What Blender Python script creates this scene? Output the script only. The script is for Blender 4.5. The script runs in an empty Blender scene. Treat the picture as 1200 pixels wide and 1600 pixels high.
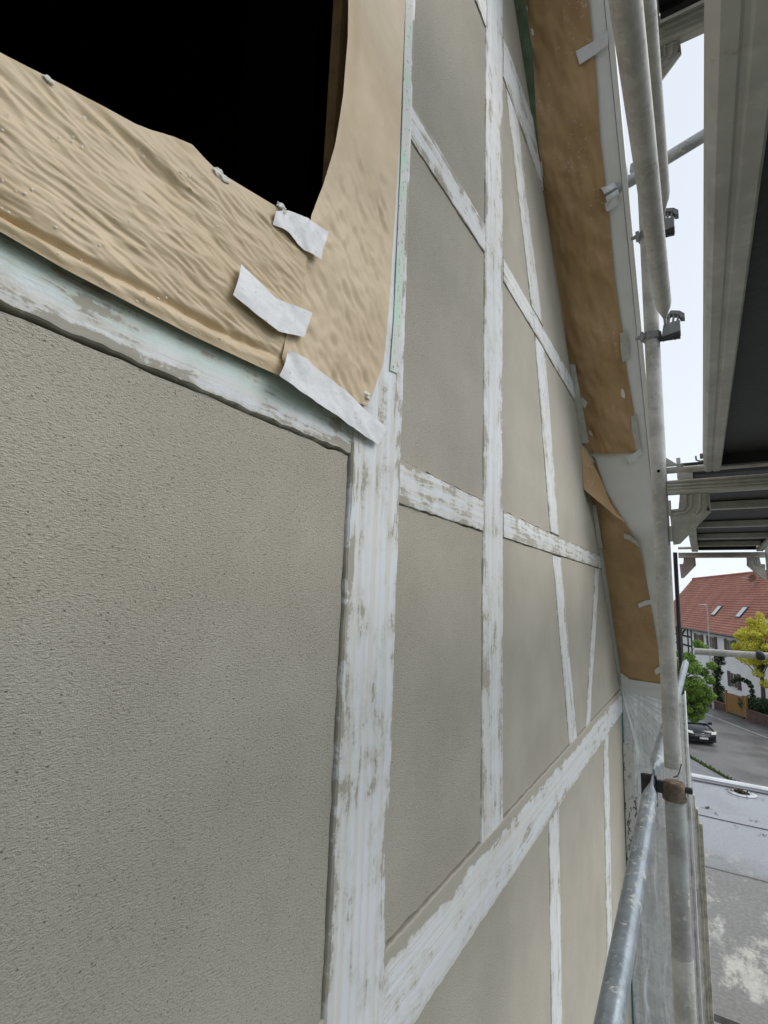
import bpy, bmesh, math, random
from mathutils import Vector, Matrix, noise as mnoise
random.seed(7)
S = bpy.context.scene
COL = S.collection

# ------------------------------------------------------------------ camera, sky, sun, exposure
FPX = 800.0                                    # focal length in pixels of the 1200 x 1600 photograph
A_ = Vector((497, 145, FPX)).normalized()      # direction along the gable wall, in camera axes (right, down, forward)
U_ = Vector((185, -5048, FPX)); U_ = (U_ - A_ * U_.dot(A_)).normalized()
N_ = A_.cross(U_)
ROT = Matrix((N_, A_, U_))                     # camera axes -> world (x out of the wall, y along it, z up)
cam_d = bpy.data.cameras.new('camera'); cam = bpy.data.objects.new('camera', cam_d); COL.objects.link(cam)
cam_d.sensor_fit = 'VERTICAL'; cam_d.sensor_height = 36.0; cam_d.lens = 36.0 * FPX / 1600.0
cam_d.clip_start = 0.02; cam_d.clip_end = 2000
m = Matrix((ROT.col[0], -ROT.col[1], -ROT.col[2])).transposed().to_4x4()
cam.matrix_world = m
S.camera = cam

SUN_EL, SUN_AZ = 48.0, 62.0                    # azimuth measured from +y towards +x
w = bpy.data.worlds.new('World'); S.world = w; w.use_nodes = True
nt = w.node_tree; nt.nodes.clear()
wo = nt.nodes.new('ShaderNodeOutputWorld'); bg = nt.nodes.new('ShaderNodeBackground')
sky = nt.nodes.new('ShaderNodeTexSky'); sky.sky_type = 'NISHITA'; sky.sun_disc = False
sky.sun_elevation = math.radians(SUN_EL); sky.sun_rotation = math.radians(SUN_AZ)
sky.altitude = 200; sky.air_density = 1.0; sky.dust_density = 1.2; sky.ozone_density = 1.0
hs = nt.nodes.new('ShaderNodeHueSaturation'); hs.inputs['Saturation'].default_value = 0.24
nt.links.new(sky.outputs[0], hs.inputs['Color'])
ovc = nt.nodes.new('ShaderNodeMix'); ovc.data_type = 'RGBA'; ovc.inputs[0].default_value = 0.72      # an even layer of cloud over the clear sky
nt.links.new(hs.outputs[0], ovc.inputs[6]); ovc.inputs[7].default_value = (4.05, 4.45, 4.9, 1); nt.links.new(ovc.outputs[2], bg.inputs[0])
bg.inputs[1].default_value = 0.13
nt.links.new(bg.outputs[0], wo.inputs[0])
sun_d = bpy.data.lights.new('sun', 'SUN'); sun = bpy.data.objects.new('sun', sun_d); COL.objects.link(sun)
sun_d.energy = 1.5; sun_d.angle = math.radians(40); sun_d.color = (1.0, 0.97, 0.93)
sd = Vector((math.sin(math.radians(SUN_AZ)) * math.cos(math.radians(SUN_EL)),
             math.cos(math.radians(SUN_AZ)) * math.cos(math.radians(SUN_EL)), math.sin(math.radians(SUN_EL))))
sun.rotation_euler = sd.to_track_quat('Z', 'Y').to_euler(); sun.location = (6, 4, 12)
S.view_settings.view_transform = 'Standard'; S.view_settings.look = 'None'
S.view_settings.gamma = 1.0; S.view_settings.use_curve_mapping = False
S.view_settings.exposure = 0.66
S.cycles.max_bounces = 6; S.cycles.diffuse_bounces = 3; S.cycles.glossy_bounces = 3; S.cycles.transparent_max_bounces = 8
S.cycles.caustics_reflective = False; S.cycles.caustics_refractive = False

# ------------------------------------------------------------------ pixel helpers (measured points of the photograph -> world)
def ray(x, y): return ROT @ Vector((x - 600, y - 800, FPX))
def at(x, y, Y): r = ray(x, y); return r * (Y / r.y)
def atz(x, y, Z): r = ray(x, y); return r * (Z / r.z)
def atx(x, y, X=-0.6): r = ray(x, y); return r * (X / r.x)
RS = 1.264                                     # slope of the gable rake
SP = Vector((-0.6, 2.05, 2.67)); SD = Vector((0, 1, -RS)).normalized(); SN = Vector((1, 0, 0)).cross(SD)
def soff(x, y, o=0.0):                         # onto the underside of the roof overhang, o metres below it
    r = ray(x, y); n = SN; return r * (((SP - SN * o).dot(n)) / r.dot(n))
def yr(z): return 2.05 + (2.67 - z) / RS
def fbm(v, o=4): return mnoise.fractal(v, 1.0, 2.0, o)

# ------------------------------------------------------------------ object helpers
OFF = {}
def tag(o, label=None, cat=None, group=None, kind=None):
    if label: o['label'] = label
    if cat: o['category'] = cat
    if group: o['group'] = group
    if kind: o['kind'] = kind
    return o
def thing(name, label, cat, loc=(0, 0, 0), group=None):
    o = bpy.data.objects.new(name, None); COL.objects.link(o); o.location = loc
    o.empty_display_size = 0.1
    OFF[o.name] = Vector(loc); return tag(o, label, cat, group)
def mk(name, verts, faces, mat, parent=None, uvs=None, smooth=False, loc=None):
    off = OFF[parent.name] if parent else (Vector(loc) if loc is not None else Vector((0, 0, 0)))
    me = bpy.data.meshes.new(name)
    me.from_pydata([tuple(Vector(v) - off) for v in verts], [], faces)
    if uvs is not None:
        ul = me.uv_layers.new(name='UVMap')
        for p in me.polygons:
            for li in p.loop_indices: ul.data[li].uv = uvs[me.loops[li].vertex_index]
    bm = bmesh.new(); bm.from_mesh(me); bmesh.ops.recalc_face_normals(bm, faces=bm.faces[:]); bm.to_mesh(me); bm.free()
    if smooth:
        for p in me.polygons: p.use_smooth = True
    me.materials.append(mat)
    o = bpy.data.objects.new(name, me); COL.objects.link(o)
    if parent: o.parent = parent
    elif loc is not None: o.location = loc
    OFF[o.name] = off
    return o
class MB:
    """collects geometry for one mesh"""
    def __init__(s): s.v = []; s.f = []; s.uv = None
    def add(s, vs, fs):
        b = len(s.v); s.v += [Vector(q) for q in vs]; s.f += [[i + b for i in f] for f in fs]; return s
    def box(s, x0, x1, y0, y1, z0, z1):
        return s.add([(x0,y0,z0),(x1,y0,z0),(x1,y1,z0),(x0,y1,z0),(x0,y0,z1),(x1,y0,z1),(x1,y1,z1),(x0,y1,z1)],
                     [(0,3,2,1),(4,5,6,7),(0,1,5,4),(1,2,6,5),(2,3,7,6),(3,0,4,7)])
    def obox(s, c, ax, ay, az, hx, hy, hz):
        c = Vector(c); vs = []
        for k in (-1, 1):
            for a, b in ((-1,-1),(1,-1),(1,1),(-1,1)): vs.append(c + ax*hx*a + ay*hy*b + az*hz*k)
        return s.add(vs, [(0,3,2,1),(4,5,6,7),(0,1,5,4),(1,2,6,5),(2,3,7,6),(3,0,4,7)])
    def prism(s, poly, d):                      # poly: list of Vectors, d: extrusion Vector
        n = len(poly); vs = [Vector(p) for p in poly] + [Vector(p) + d for p in poly]
        return s.add(vs, [list(range(n))[::-1], list(range(n, 2*n))] + [(i, (i+1) % n, n+(i+1) % n, n+i) for i in range(n)])
    def tube(s, pts, rad, seg=18, cap=True):    # rad: number, or list of (ra, rb)
        pts = [Vector(p) for p in pts]; n = len(pts)
        if not isinstance(rad, (list, tuple)): rad = [(rad, rad)] * n
        rad = [r if isinstance(r, tuple) else (r, r) for r in rad]
        vs, fs = [], []
        d0 = (pts[-1] - pts[0]).normalized()
        up = Vector((0, 0, 1)) if abs(d0.z) < 0.9 else Vector((0, 1, 0))
        for i, p in enumerate(pts):
            d = (pts[min(i+1, n-1)] - pts[max(i-1, 0)]).normalized()
            a = d.cross(up).normalized(); b = a.cross(d).normalized()
            for k in range(seg):
                t = 2 * math.pi * k / seg
                vs.append(p + a * rad[i][0] * math.cos(t) + b * rad[i][1] * math.sin(t))
        for i in range(n - 1):
            for k in range(seg):
                fs.append((i*seg+k, i*seg+(k+1) % seg, (i+1)*seg+(k+1) % seg, (i+1)*seg+k))
        if cap: fs += [list(range(seg))[::-1], [(n-1)*seg+k for k in range(seg)]]
        return s.add(vs, fs)
    def build(s, name, mat, parent=None, smooth=False, loc=None, bevel=0):
        o = mk(name, s.v, s.f, mat, parent, None, smooth, loc)
        if smooth:
            mod = o.modifiers.new('es', 'EDGE_SPLIT'); mod.split_angle = math.radians(40)
        if bevel:
            b = o.modifiers.new('bv', 'BEVEL'); b.width = bevel; b.segments = 2; b.limit_method = 'ANGLE'
        return o

# ------------------------------------------------------------------ materials
class NT:
    def __init__(s, name):
        s.m = bpy.data.materials.new(name); s.m.use_nodes = True; s.t = s.m.node_tree
        s.t.nodes.clear(); s.out = s.n('ShaderNodeOutputMaterial'); s.p = s.n('ShaderNodeBsdfPrincipled')
        s.l(s.p.outputs[0], s.out.inputs[0]); s.tc = s.n('ShaderNodeTexCoord')
    def n(s, t): return s.t.nodes.new(t)
    def l(s, a, b): s.t.links.new(a, b)
    def put(s, v, inp):
        if hasattr(v, 'is_linked') or hasattr(v, 'links'): s.l(v, inp)
        else:
            if isinstance(v, tuple) and len(v) == 3 and inp.type == 'RGBA': v = v + (1,)
            inp.default_value = v
    def mapping(s, src, scale=(1,1,1), rot=(0,0,0), loc=(0,0,0)):
        k = s.n('ShaderNodeMapping'); s.l(src, k.inputs[0]); k.inputs['Scale'].default_value = scale
        k.inputs['Rotation'].default_value = rot; k.inputs['Location'].default_value = loc; return k.outputs[0]
    def obj(s): return s.tc.outputs['Object']
    def uv(s): return s.tc.outputs['UV']
    def noise(s, vec, scale, detail=4, rough=0.55, dist=0.0):
        k = s.n('ShaderNodeTexNoise'); s.l(vec, k.inputs['Vector']); k.inputs['Scale'].default_value = scale
        k.inputs['Detail'].default_value = detail; k.inputs['Roughness'].default_value = rough
        k.inputs['Distortion'].default_value = dist; return k.outputs['Fac']
    def vor(s, vec, scale, feat='F1', out='Distance', rnd=1.0):
        k = s.n('ShaderNodeTexVoronoi'); k.feature = feat; s.l(vec, k.inputs['Vector']); k.inputs['Scale'].default_value = scale
        k.inputs['Randomness'].default_value = rnd; return k.outputs[out]
    def math(s, op, a, b=0.0, c=None):
        k = s.n('ShaderNodeMath'); k.operation = op; s.put(a, k.inputs[0]); s.put(b, k.inputs[1])
        if c is not None: s.put(c, k.inputs[2])
        return k.outputs[0]
    def ss(s, v, lo, hi, a=0.0, b=1.0):
        k = s.n('ShaderNodeMapRange'); k.interpolation_type = 'SMOOTHSTEP'; s.put(v, k.inputs[0])
        k.inputs[1].default_value = lo; k.inputs[2].default_value = hi; k.inputs[3].default_value = a; k.inputs[4].default_value = b
        return k.outputs[0]
    def mix(s, f, a, b):
        k = s.n('ShaderNodeMix'); k.data_type = 'RGBA'; s.put(f, k.inputs[0]); s.put(a, k.inputs[6]); s.put(b, k.inputs[7]); return k.outputs[2]
    def sep(s, v):
        k = s.n('ShaderNodeSeparateXYZ'); s.l(v, k.inputs[0]); return k.outputs
    def bump(s, h, strength=0.5, dist=0.002, prev=None):
        k = s.n('ShaderNodeBump'); s.put(h, k.inputs['Height']); k.inputs['Strength'].default_value = strength
        k.inputs['Distance'].default_value = dist
        if prev is not None: s.l(prev, k.inputs['Normal'])
        return k.outputs[0]
    def fin(s, col, rough=0.8, nrm=None, metal=0.0, spec=None):
        s.put(col, s.p.inputs['Base Color']); s.put(rough, s.p.inputs['Roughness']); s.put(metal, s.p.inputs['Metallic'])
        if nrm is not None: s.l(nrm, s.p.inputs['Normal'])
        if spec is not None: s.p.inputs['Specular IOR Level'].default_value = spec
        return s.m

PLA, PLB = (0.400, 0.373, 0.313), (0.462, 0.434, 0.368)
def mat_plaster(name, grain=1.0, seed=0.0):
    k = NT(name); o = k.mapping(k.obj(), loc=(seed, seed*1.7, seed*0.6))
    low = k.noise(o, 2.6, 4, 0.6); mid = k.noise(o, 16, 4, 0.6); area = k.noise(o, 6.5, 3, 0.5)
    sw = k.mapping(o, scale=(1, 0.5, 1.3), rot=(math.radians(24), 0, 0))
    stroke = k.noise(sw, 330, 2, 0.65, 0.6); fine = k.noise(o, 560, 1, 0.6)
    k1 = k.n('ShaderNodeTexVoronoi'); k.l(o, k1.inputs['Vector']); k1.inputs['Scale'].default_value = 240
    gsel = k.sep(k1.outputs['Color'])
    grain_m = k.math('MULTIPLY', k.ss(k1.outputs['Distance'], 0.2, 0.42, 1, 0), k.math('MULTIPLY', k.ss(gsel[0], 0.58, 0.66), k.ss(area, 0.36, 0.60)))
    pit_m = k.math('MULTIPLY', k.ss(k1.outputs['Distance'], 0.2, 0.45, 1, 0), k.ss(gsel[1], 0.955, 0.975))
    stroke_shade = k.ss(stroke, 0.32, 0.46, 1, 0); hi = k.ss(stroke, 0.56, 0.70)
    col = k.mix(k.ss(low, 0.3, 0.7), PLA, PLB)
    col = k.mix(k.math('MULTIPLY', k.ss(mid, 0.5, 0.8), 0.3), col, (0.40, 0.362, 0.305))
    col = k.mix(k.math('MULTIPLY', grain_m, 0.75 * grain), col, (0.74, 0.72, 0.65))
    col = k.mix(k.math('MULTIPLY', hi, 0.30 * grain), col, (0.60, 0.575, 0.51))
    col = k.mix(k.math('MULTIPLY', k.math('ADD', stroke_shade, pit_m), 0.42 * grain), col, (0.15, 0.138, 0.112))  # micro-shadow of stroke hollows and pits, put into the colour
    h = k.math('ADD', k.math('MULTIPLY', fine, 0.5), k.math('MULTIPLY', stroke, 1.0))
    h = k.math('ADD', h, k.math('MULTIPLY', k.math('SUBTRACT', grain_m, pit_m), 0.6))
    h = k.math('ADD', h, k.math('MULTIPLY', low, 2.5)); b = k.bump(h, 0.85 * grain, 0.0023)
    return k.fin(col, 0.9, b, spec=0.25)
def mat_tape(name, smear=0.5, mint=0.0, seed=0.0, crumple=0.3, top=0.0, ridge=0.35):
    k = NT(name); s = k.sep(k.uv()); o = k.mapping(k.obj(), loc=(seed*3, seed*5.1, seed)); oi = k.n('ShaderNodeObjectInfo')
    cv = k.n('ShaderNodeCombineXYZ'); k.l(k.math('ADD', s[0], k.math('MULTIPLY', oi.outputs['Random'], 57.0)), cv.inputs[0]); k.l(k.math('ADD', s[1], k.math('MULTIPLY', oi.outputs['Random'], 13.0)), cv.inputs[1]); uv = cv.outputs[0]
    st = k.noise(k.mapping(uv, scale=(3.4, 5.2, 1), loc=(seed, seed*2.3, 0)), 1.0, 5, 0.72, 0.7)
    st2 = k.noise(k.mapping(uv, scale=(0.55, 10, 1), loc=(seed*4, seed, 0)), 1.0, 3, 0.55)
    bl = k.noise(o, 10, 5, 0.72); fine = k.noise(o, 180, 2, 0.6)
    e = k.math('ABSOLUTE', k.math('SUBTRACT', s[1], 0.5)); e = k.math('POWER', k.math('MULTIPLY', e, 2.0), 4.0)
    q = k.math('ADD', k.math('MULTIPLY', st, 0.58), k.math('MULTIPLY', bl, 0.54))
    q = k.math('ADD', q, k.math('MULTIPLY', e, 0.10)); q = k.math('ADD', q, k.math('MULTIPLY', fine, 0.05))
    if top: q = k.math('ADD', q, k.ss(s[1], 1.0 - top, 1.0, 0.0, 0.24))
    thr = 0.765 - 0.20 * smear
    pm = k.ss(q, thr, thr + 0.035)
    white = k.mix(k.ss(st2, 0.40, 0.58), (0.70, 0.695, 0.67), (0.74, 0.77, 0.81))
    if mint:
        gm = k.math('MULTIPLY', k.ss(k.math('ADD', s[1], k.math('MULTIPLY', bl, 0.25)), 0.26, 0.46), mint)
        white = k.mix(gm, white, (0.45, 0.66, 0.575))
    thin = k.ss(q, thr - 0.10, thr + 0.04)
    col = k.mix(k.math('MULTIPLY', thin, 0.6), white, (0.52, 0.495, 0.43))
    col = k.mix(k.math('MULTIPLY', pm, 0.9), col, (0.385, 0.36, 0.30))
    fl = k.math('MULTIPLY', k.ss(k.noise(k.mapping(uv, scale=(26, 36, 1), loc=(seed*7, 0, 0)), 1.0, 3, 0.7), 0.64, 0.69), k.ss(bl, 0.46, 0.58))
    col = k.mix(k.math('MULTIPLY', fl, 0.7), col, (0.15, 0.14, 0.115))
    h = k.math('MULTIPLY', st, 0.5)
    h = k.math('ADD', h, k.math('MULTIPLY', st2, ridge)); h = k.math('ADD', h, k.math('MULTIPLY', bl, crumple))
    h = k.math('ADD', h, k.math('MULTIPLY', fine, 0.12))
    b = k.bump(h, 0.5, 0.0045)
    return k.fin(col, k.math('ADD', k.math('MULTIPLY', pm, 0.35), 0.45), b, spec=0.4)
def mat_paper(name, flecks=0.0, base=(0.76, 0.615, 0.42), ripple=False):
    k = NT(name); o = k.obj()
    low = k.noise(o, 4, 4, 0.6); fi = k.noise(o, 220, 2, 0.5)
    if ripple: mid = k.noise(k.mapping(o, scale=(1, 0.22, 1), rot=(math.radians(-9), 0, 0)), 75, 3, 0.55, 0.8)
    else: mid = k.noise(o, 15, 5, 0.6, 0.8)
    col = k.mix(k.ss(low, 0.35, 0.65), base, (base[0]*0.86, base[1]*0.83, base[2]*0.78))  # lighter and darker patches: crease brightness put into the colour
    col = k.mix(k.math('MULTIPLY', k.ss(mid, 0.52, 0.72), 0.25), col, (base[0]*1.15, base[1]*1.2, base[2]*1.25))  # crease crests lightened, sheen painted into the colour
    if flecks:
        a = k.noise(o, 3.2, 3, 0.6); vv = k.mapping(o, scale=(1, 1, 0.45)); v = k.vor(vv, 75); vc = k.sep(k.vor(vv, 75, out='Color'))[0]
        fm = k.math('MULTIPLY', k.math('MULTIPLY', k.ss(v, 0.2, 0.34, 1, 0), k.ss(vc, 0.52, 0.58)), k.ss(a, 0.49, 0.58))
        col = k.mix(k.math('MULTIPLY', fm, flecks), col, (0.60, 0.55, 0.46))
    b = k.bump(k.math('ADD', mid, k.math('MULTIPLY', fi, 0.05)), 0.5, 0.0024 if ripple else 0.0045)
    k.fin(col, 0.5, b, spec=0.4)
    tr = k.n('ShaderNodeBsdfTranslucent'); tr.inputs[0].default_value = (base[0], base[1]*0.8, base[2]*0.6, 1)
    mx = k.n('ShaderNodeMixShader'); mx.inputs[0].default_value = 0.12
    k.l(k.p.outputs[0], mx.inputs[1]); k.l(tr.outputs[0], mx.inputs[2]); k.l(mx.outputs[0], k.out.inputs[0])
    return k.m
def mat_metal(name, base=(0.42, 0.43, 0.43), dark=(0.22, 0.22, 0.21), rough=0.5, metal=0.55, splat=0.0, scale=1.0):
    k = NT(name); o = k.obj()
    a = k.noise(o, 9*scale, 5, 0.65); b_ = k.noise(o, 60*scale, 4, 0.6); sp = k.vor(o, 260*scale)
    col = k.mix(k.ss(a, 0.35, 0.68), base, dark); col = k.mix(k.math('MULTIPLY', k.ss(b_, 0.5, 0.75), 0.4), col, (base[0]*1.35, base[1]*1.35, base[2]*1.33))
    col = k.mix(k.math('MULTIPLY', k.ss(k.noise(o, 26*scale, 5, 0.7), 0.62, 0.72), 0.6), col, (dark[0]*0.55, dark[1]*0.52, dark[2]*0.48))
    h = k.math('ADD', k.math('MULTIPLY', b_, 0.4), k.math('MULTIPLY', a, 0.4)); mt = metal; rg = rough
    if splat:
        pm = k.ss(k.math('ADD', k.noise(o, 42*scale, 4, 0.62), k.math('MULTIPLY', k.noise(o, 6*scale, 2, 0.5), 0.5)), 0.90 - 0.12*splat, 0.95 - 0.12*splat)
        col = k.mix(k.math('MULTIPLY', pm, 0.85), col, (0.56, 0.54, 0.49)); h = k.math('ADD', h, pm)
        mt = k.math('MULTIPLY', k.math('SUBTRACT', 1.0, pm), metal); rg = k.math('ADD', k.math('MULTIPLY', pm, 0.35), rough)
    return k.fin(col, rg, k.bump(h, 0.4, 0.003), mt)
def mat_flat(name, col, rough=0.7, var=0.25, scale=6.0, bump=0.2, metal=0.0, bd=0.01):
    k = NT(name); o = k.obj(); a = k.noise(o, scale, 5, 0.62)
    c2 = tuple(c * (1 - var) for c in col); c3 = tuple(min(1, c * (1 + var * 0.7)) for c in col)
    c = k.mix(k.ss(a, 0.3, 0.7), c2, c3)
    return k.fin(c, rough, k.bump(k.noise(o, scale * 8, 4, 0.6), bump, bd), metal)
def mat_leaf(name, a, b, c):
    k = NT(name); o = k.obj(); n1 = k.noise(o, 3.5, 3, 0.6); oi = k.n('ShaderNodeObjectInfo'); g = k.n('ShaderNodeNewGeometry')
    col = k.mix(g.outputs['Random Per Island'], a, b); col = k.mix(k.ss(n1, 0.45, 0.7), col, c)
    k.fin(col, 0.55, spec=0.3)
    tr = k.n('ShaderNodeBsdfTranslucent'); k.l(col, tr.inputs[0]); mx = k.n('ShaderNodeMixShader'); mx.inputs[0].default_value = 0.3
    k.l(k.p.outputs[0], mx.inputs[1]); k.l(tr.outputs[0], mx.inputs[2]); k.l(mx.outputs[0], k.out.inputs[0]); return k.m
def mat_film(name, fold=True):
    k = NT(name); o = k.obj(); a = k.noise(o, 7, 5, 0.65, 0.8)
    at_ = k.n('ShaderNodeAttribute'); at_.attribute_name = 'fold'
    k.fin((0.84, 0.85, 0.86), 0.3, k.bump(a, 0.3, 0.006), spec=0.5)
    tr = k.n('ShaderNodeBsdfTransparent'); tr.inputs[0].default_value = (0.96, 0.965, 0.97, 1); mx = k.n('ShaderNodeMixShader')
    k.l(k.math('MINIMUM', k.math('ADD', k.ss(a, 0.35, 0.68, 0.30, 0.62), k.math('MULTIPLY', at_.outputs['Fac'], 0.6)), 0.96), mx.inputs[0])
    k.l(tr.outputs[0], mx.inputs[1]); k.l(k.p.outputs[0], mx.inputs[2]); k.l(mx.outputs[0], k.out.inputs[0]); return k.m

M = {}
M['plaster_near'] = mat_plaster('plaster_coarse', 1.0, 0.0)
M['plaster_mid'] = mat_plaster('plaster_medium', 0.9, 3.3)
M['plaster_far'] = mat_plaster('plaster_fine', 0.65, 7.1)
M['tape_a'] = mat_tape('taped_post', 0.55, 0, 1.3, 0.25, 0.0, 0.8)
M['tape_b'] = mat_tape('taped_timber', 0.58, 0, 4.7)
M['tape_c'] = mat_tape('taped_rail', 0.66, 0, 8.2, 0.5)
M['tape_d'] = mat_tape('taped_rail_smeared', 0.6, 0, 11.9)
M['tape_e'] = mat_tape('taped_beam', 0.46, 0, 21.4, 0.2, 0.30, 1.0)
M['tape_sill'] = mat_tape('taped_sill', 0.70, 0.5, 15.4, 0.15)
M['mortar'] = mat_flat('dark_mortar', (0.06, 0.052, 0.042), 0.95, 0.3, 30, 0.6)
M['paper'] = mat_paper('kraft_paper', 0.0)
M['paper_r'] = mat_paper('kraft_paper_rippled', 0.0, (0.76, 0.615, 0.42), True)
M['paper_soff'] = mat_paper('kraft_paper_shaded_flecked', 0.95, (0.58, 0.38, 0.20))  # same paper with the overhang shade in its darker base; flecks are plaster
M['board'] = mat_flat('painted_soffit_board', (0.85, 0.845, 0.835), 0.6, 0.05, 3, 0.05)
M['wood'] = mat_flat('jamb_wood', (0.20, 0.12, 0.045), 0.6, 0.3, 14, 0.2)
kb = NT('unlit_black'); M['black'] = kb.fin(kb.mix(kb.noise(kb.obj(), 3, 2), (0.0012, 0.0012, 0.0014), (0.002, 0.002, 0.002)), 1.0, spec=0.0)  # near-black colour stands in for the darkness of an unlit opening
M['galv'] = mat_metal('galvanised_tube', (0.46, 0.47, 0.47), (0.32, 0.32, 0.31), 0.5, 0.3, 0.25)
M['galv_new'] = mat_metal('galvanised_rail', (0.36, 0.41, 0.45), (0.24, 0.28, 0.31), 0.36, 0.5, 0.62, 1.7)
M['galv_worn'] = mat_metal('worn_tube', (0.58, 0.57, 0.545), (0.40, 0.39, 0.36), 0.6, 0.12, 0.45)
M['alu'] = mat_metal('deck_aluminium', (0.60, 0.59, 0.565), (0.44, 0.43, 0.41), 0.55, 0.12, 0.0, 0.6)
M['alu_dirty'] = mat_metal('frame_aluminium', (0.60, 0.585, 0.54), (0.42, 0.41, 0.375), 0.6, 0.1, 0.45)
M['cast'] = mat_metal('cast_coupler', (0.36, 0.375, 0.38), (0.24, 0.245, 0.25), 0.6, 0.4)
M['rust'] = mat_flat('rusty_band', (0.175, 0.13, 0.09), 0.85, 0.5, 60, 0.6, 0.0, 0.004)
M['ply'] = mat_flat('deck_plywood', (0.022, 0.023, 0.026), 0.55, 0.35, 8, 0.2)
M['dark_steel'] = mat_flat('dark_steel', (0.03, 0.03, 0.032), 0.5, 0.3, 12, 0.2)
M['film'] = mat_film('plastic_film')
kt = NT('masking_tape'); ot = kt.obj(); s1 = kt.noise(kt.mapping(ot, scale=(1, 0.35, 1), rot=(math.radians(32), 0, 0)), 90, 4, 0.65); s2 = kt.noise(ot, 14, 3, 0.6); s3 = kt.noise(ot, 120, 3, 0.7)
M['mtape'] = kt.fin(kt.mix(kt.math('MULTIPLY', kt.ss(s3, 0.62, 0.68), 0.6), kt.mix(kt.ss(s1, 0.35, 0.65), (0.74, 0.745, 0.76), (0.81, 0.815, 0.83)), (0.42, 0.40, 0.36)), 0.42, kt.bump(s1, 0.35, 0.0012), spec=0.45)
M['mtape_dim'] = mat_flat('crepe_tape', (0.58, 0.56, 0.52), 0.6, 0.12, 24, 0.35)
M['green'] = mat_flat('green_tape', (0.12, 0.17, 0.10), 0.6, 0.22, 20, 0.2)
kt = NT('mint_tape'); ot = kt.obj(); s1 = kt.noise(kt.mapping(ot, scale=(1, 1, 0.4)), 22, 5, 0.7); s3 = kt.noise(kt.mapping(ot, scale=(1, 1, 0.5)), 110, 3, 0.7)
M['green_pale'] = kt.fin(kt.mix(kt.ss(s3, 0.60, 0.66), kt.mix(kt.ss(s1, 0.40, 0.52), (0.50, 0.70, 0.57), (0.66, 0.665, 0.63)), (0.20, 0.19, 0.15)), 0.6, kt.bump(s1, 0.3, 0.002))
M['teal'] = mat_flat('teal_tape', (0.05, 0.24, 0.26), 0.6, 0.2, 20, 0.2)
M['crumb'] = mat_flat('plaster_crumb', (0.78, 0.76, 0.71), 0.9, 0.12, 60, 0.1, 0.0, 0.001)

# ------------------------------------------------------------------ ground, road, pavement
SV = Vector((0.49, -0.872, 0)).normalized(); QV = Vector((-SV.y, SV.x, 0))       # along the street, away across it
GZ = -8.8
K0 = Vector((3.313, 44.69, 0))
def st(t, h, z): p = K0 + SV * t + QV * h; return Vector((p.x, p.y, z))
def strip(name, h0, h1, t0, t1, z, mat, thick=0.05):
    b = MB(); b.prism([st(t0, h0, z-thick), st(t1, h0, z-thick), st(t1, h1, z-thick), st(t0, h1, z-thick)], Vector((0, 0, thick)))
    return tag(b.build(name, mat), kind='structure')
ka = NT('asphalt'); oo = ka.obj(); wet = ka.noise(oo, 0.35, 4, 0.6); gn = ka.noise(oo, 60, 3, 0.7)
M['asphalt'] = ka.fin(ka.mix(ka.ss(wet, 0.35, 0.7), (0.105, 0.10, 0.10), (0.15, 0.145, 0.14)), ka.ss(wet, 0.35, 0.65, 0.28, 0.55), ka.bump(gn, 0.3, 0.01))
M['paving'] = mat_flat('pavement_asphalt', (0.085, 0.082, 0.08), 0.6, 0.3, 1.2, 0.3)
M['kerb'] = mat_flat('kerb_stone', (0.34, 0.33, 0.31), 0.7, 0.25, 3, 0.3)
M['earth'] = mat_flat('garden_earth', (0.05, 0.06, 0.03), 0.95, 0.4, 1.5, 0.5)
M['forecourt'] = mat_flat('forecourt_asphalt', (0.15, 0.155, 0.165), 0.4, 0.2, 0.8, 0.2)
b = MB(); b.add([(-600, -200, GZ-0.06), (600, -200, GZ-0.06), (600, 900, GZ-0.06), (-600, 900, GZ-0.06)], [(0, 1, 2, 3)])
tag(b.build('ground', M['earth']), kind='structure')
strip('road', -7.7, 0.0, -70, 45, GZ, M['asphalt'])
strip('pavement', 0.12, 2.05, -70, 45, GZ + 0.12, M['paving'], 0.17)
strip('forecourt', -16, -7.95, -40, 45, GZ + 0.03, M['forecourt'])
kerb = strip('kerb', 0.0, 0.117, -70, 45, GZ + 0.10, M['kerb'], 0.2)
# verge grass between forecourt and road
gb = MB()
for i in range(2600):
    t = random.uniform(-8, 22); h = -7.82 + random.gauss(0, 0.07); p = st(t, h, GZ)
    a = random.uniform(0, 6.28); d = Vector((math.cos(a), math.sin(a), 0)) * 0.035; l = random.uniform(0.06, 0.2)
    q = p + Vector((random.uniform(-.06, .06), random.uniform(-.06, .06), l))
    gb.add([p - d, p + d, q], [(0, 1, 2)])
M['grass'] = mat_leaf('grass', (0.09, 0.13, 0.03), (0.05, 0.08, 0.02), (0.12, 0.13, 0.05))
tag(gb.build('grass_verge', M['grass']), 'ragged strip of grass along the road edge', 'grass', kind='stuff')

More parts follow.
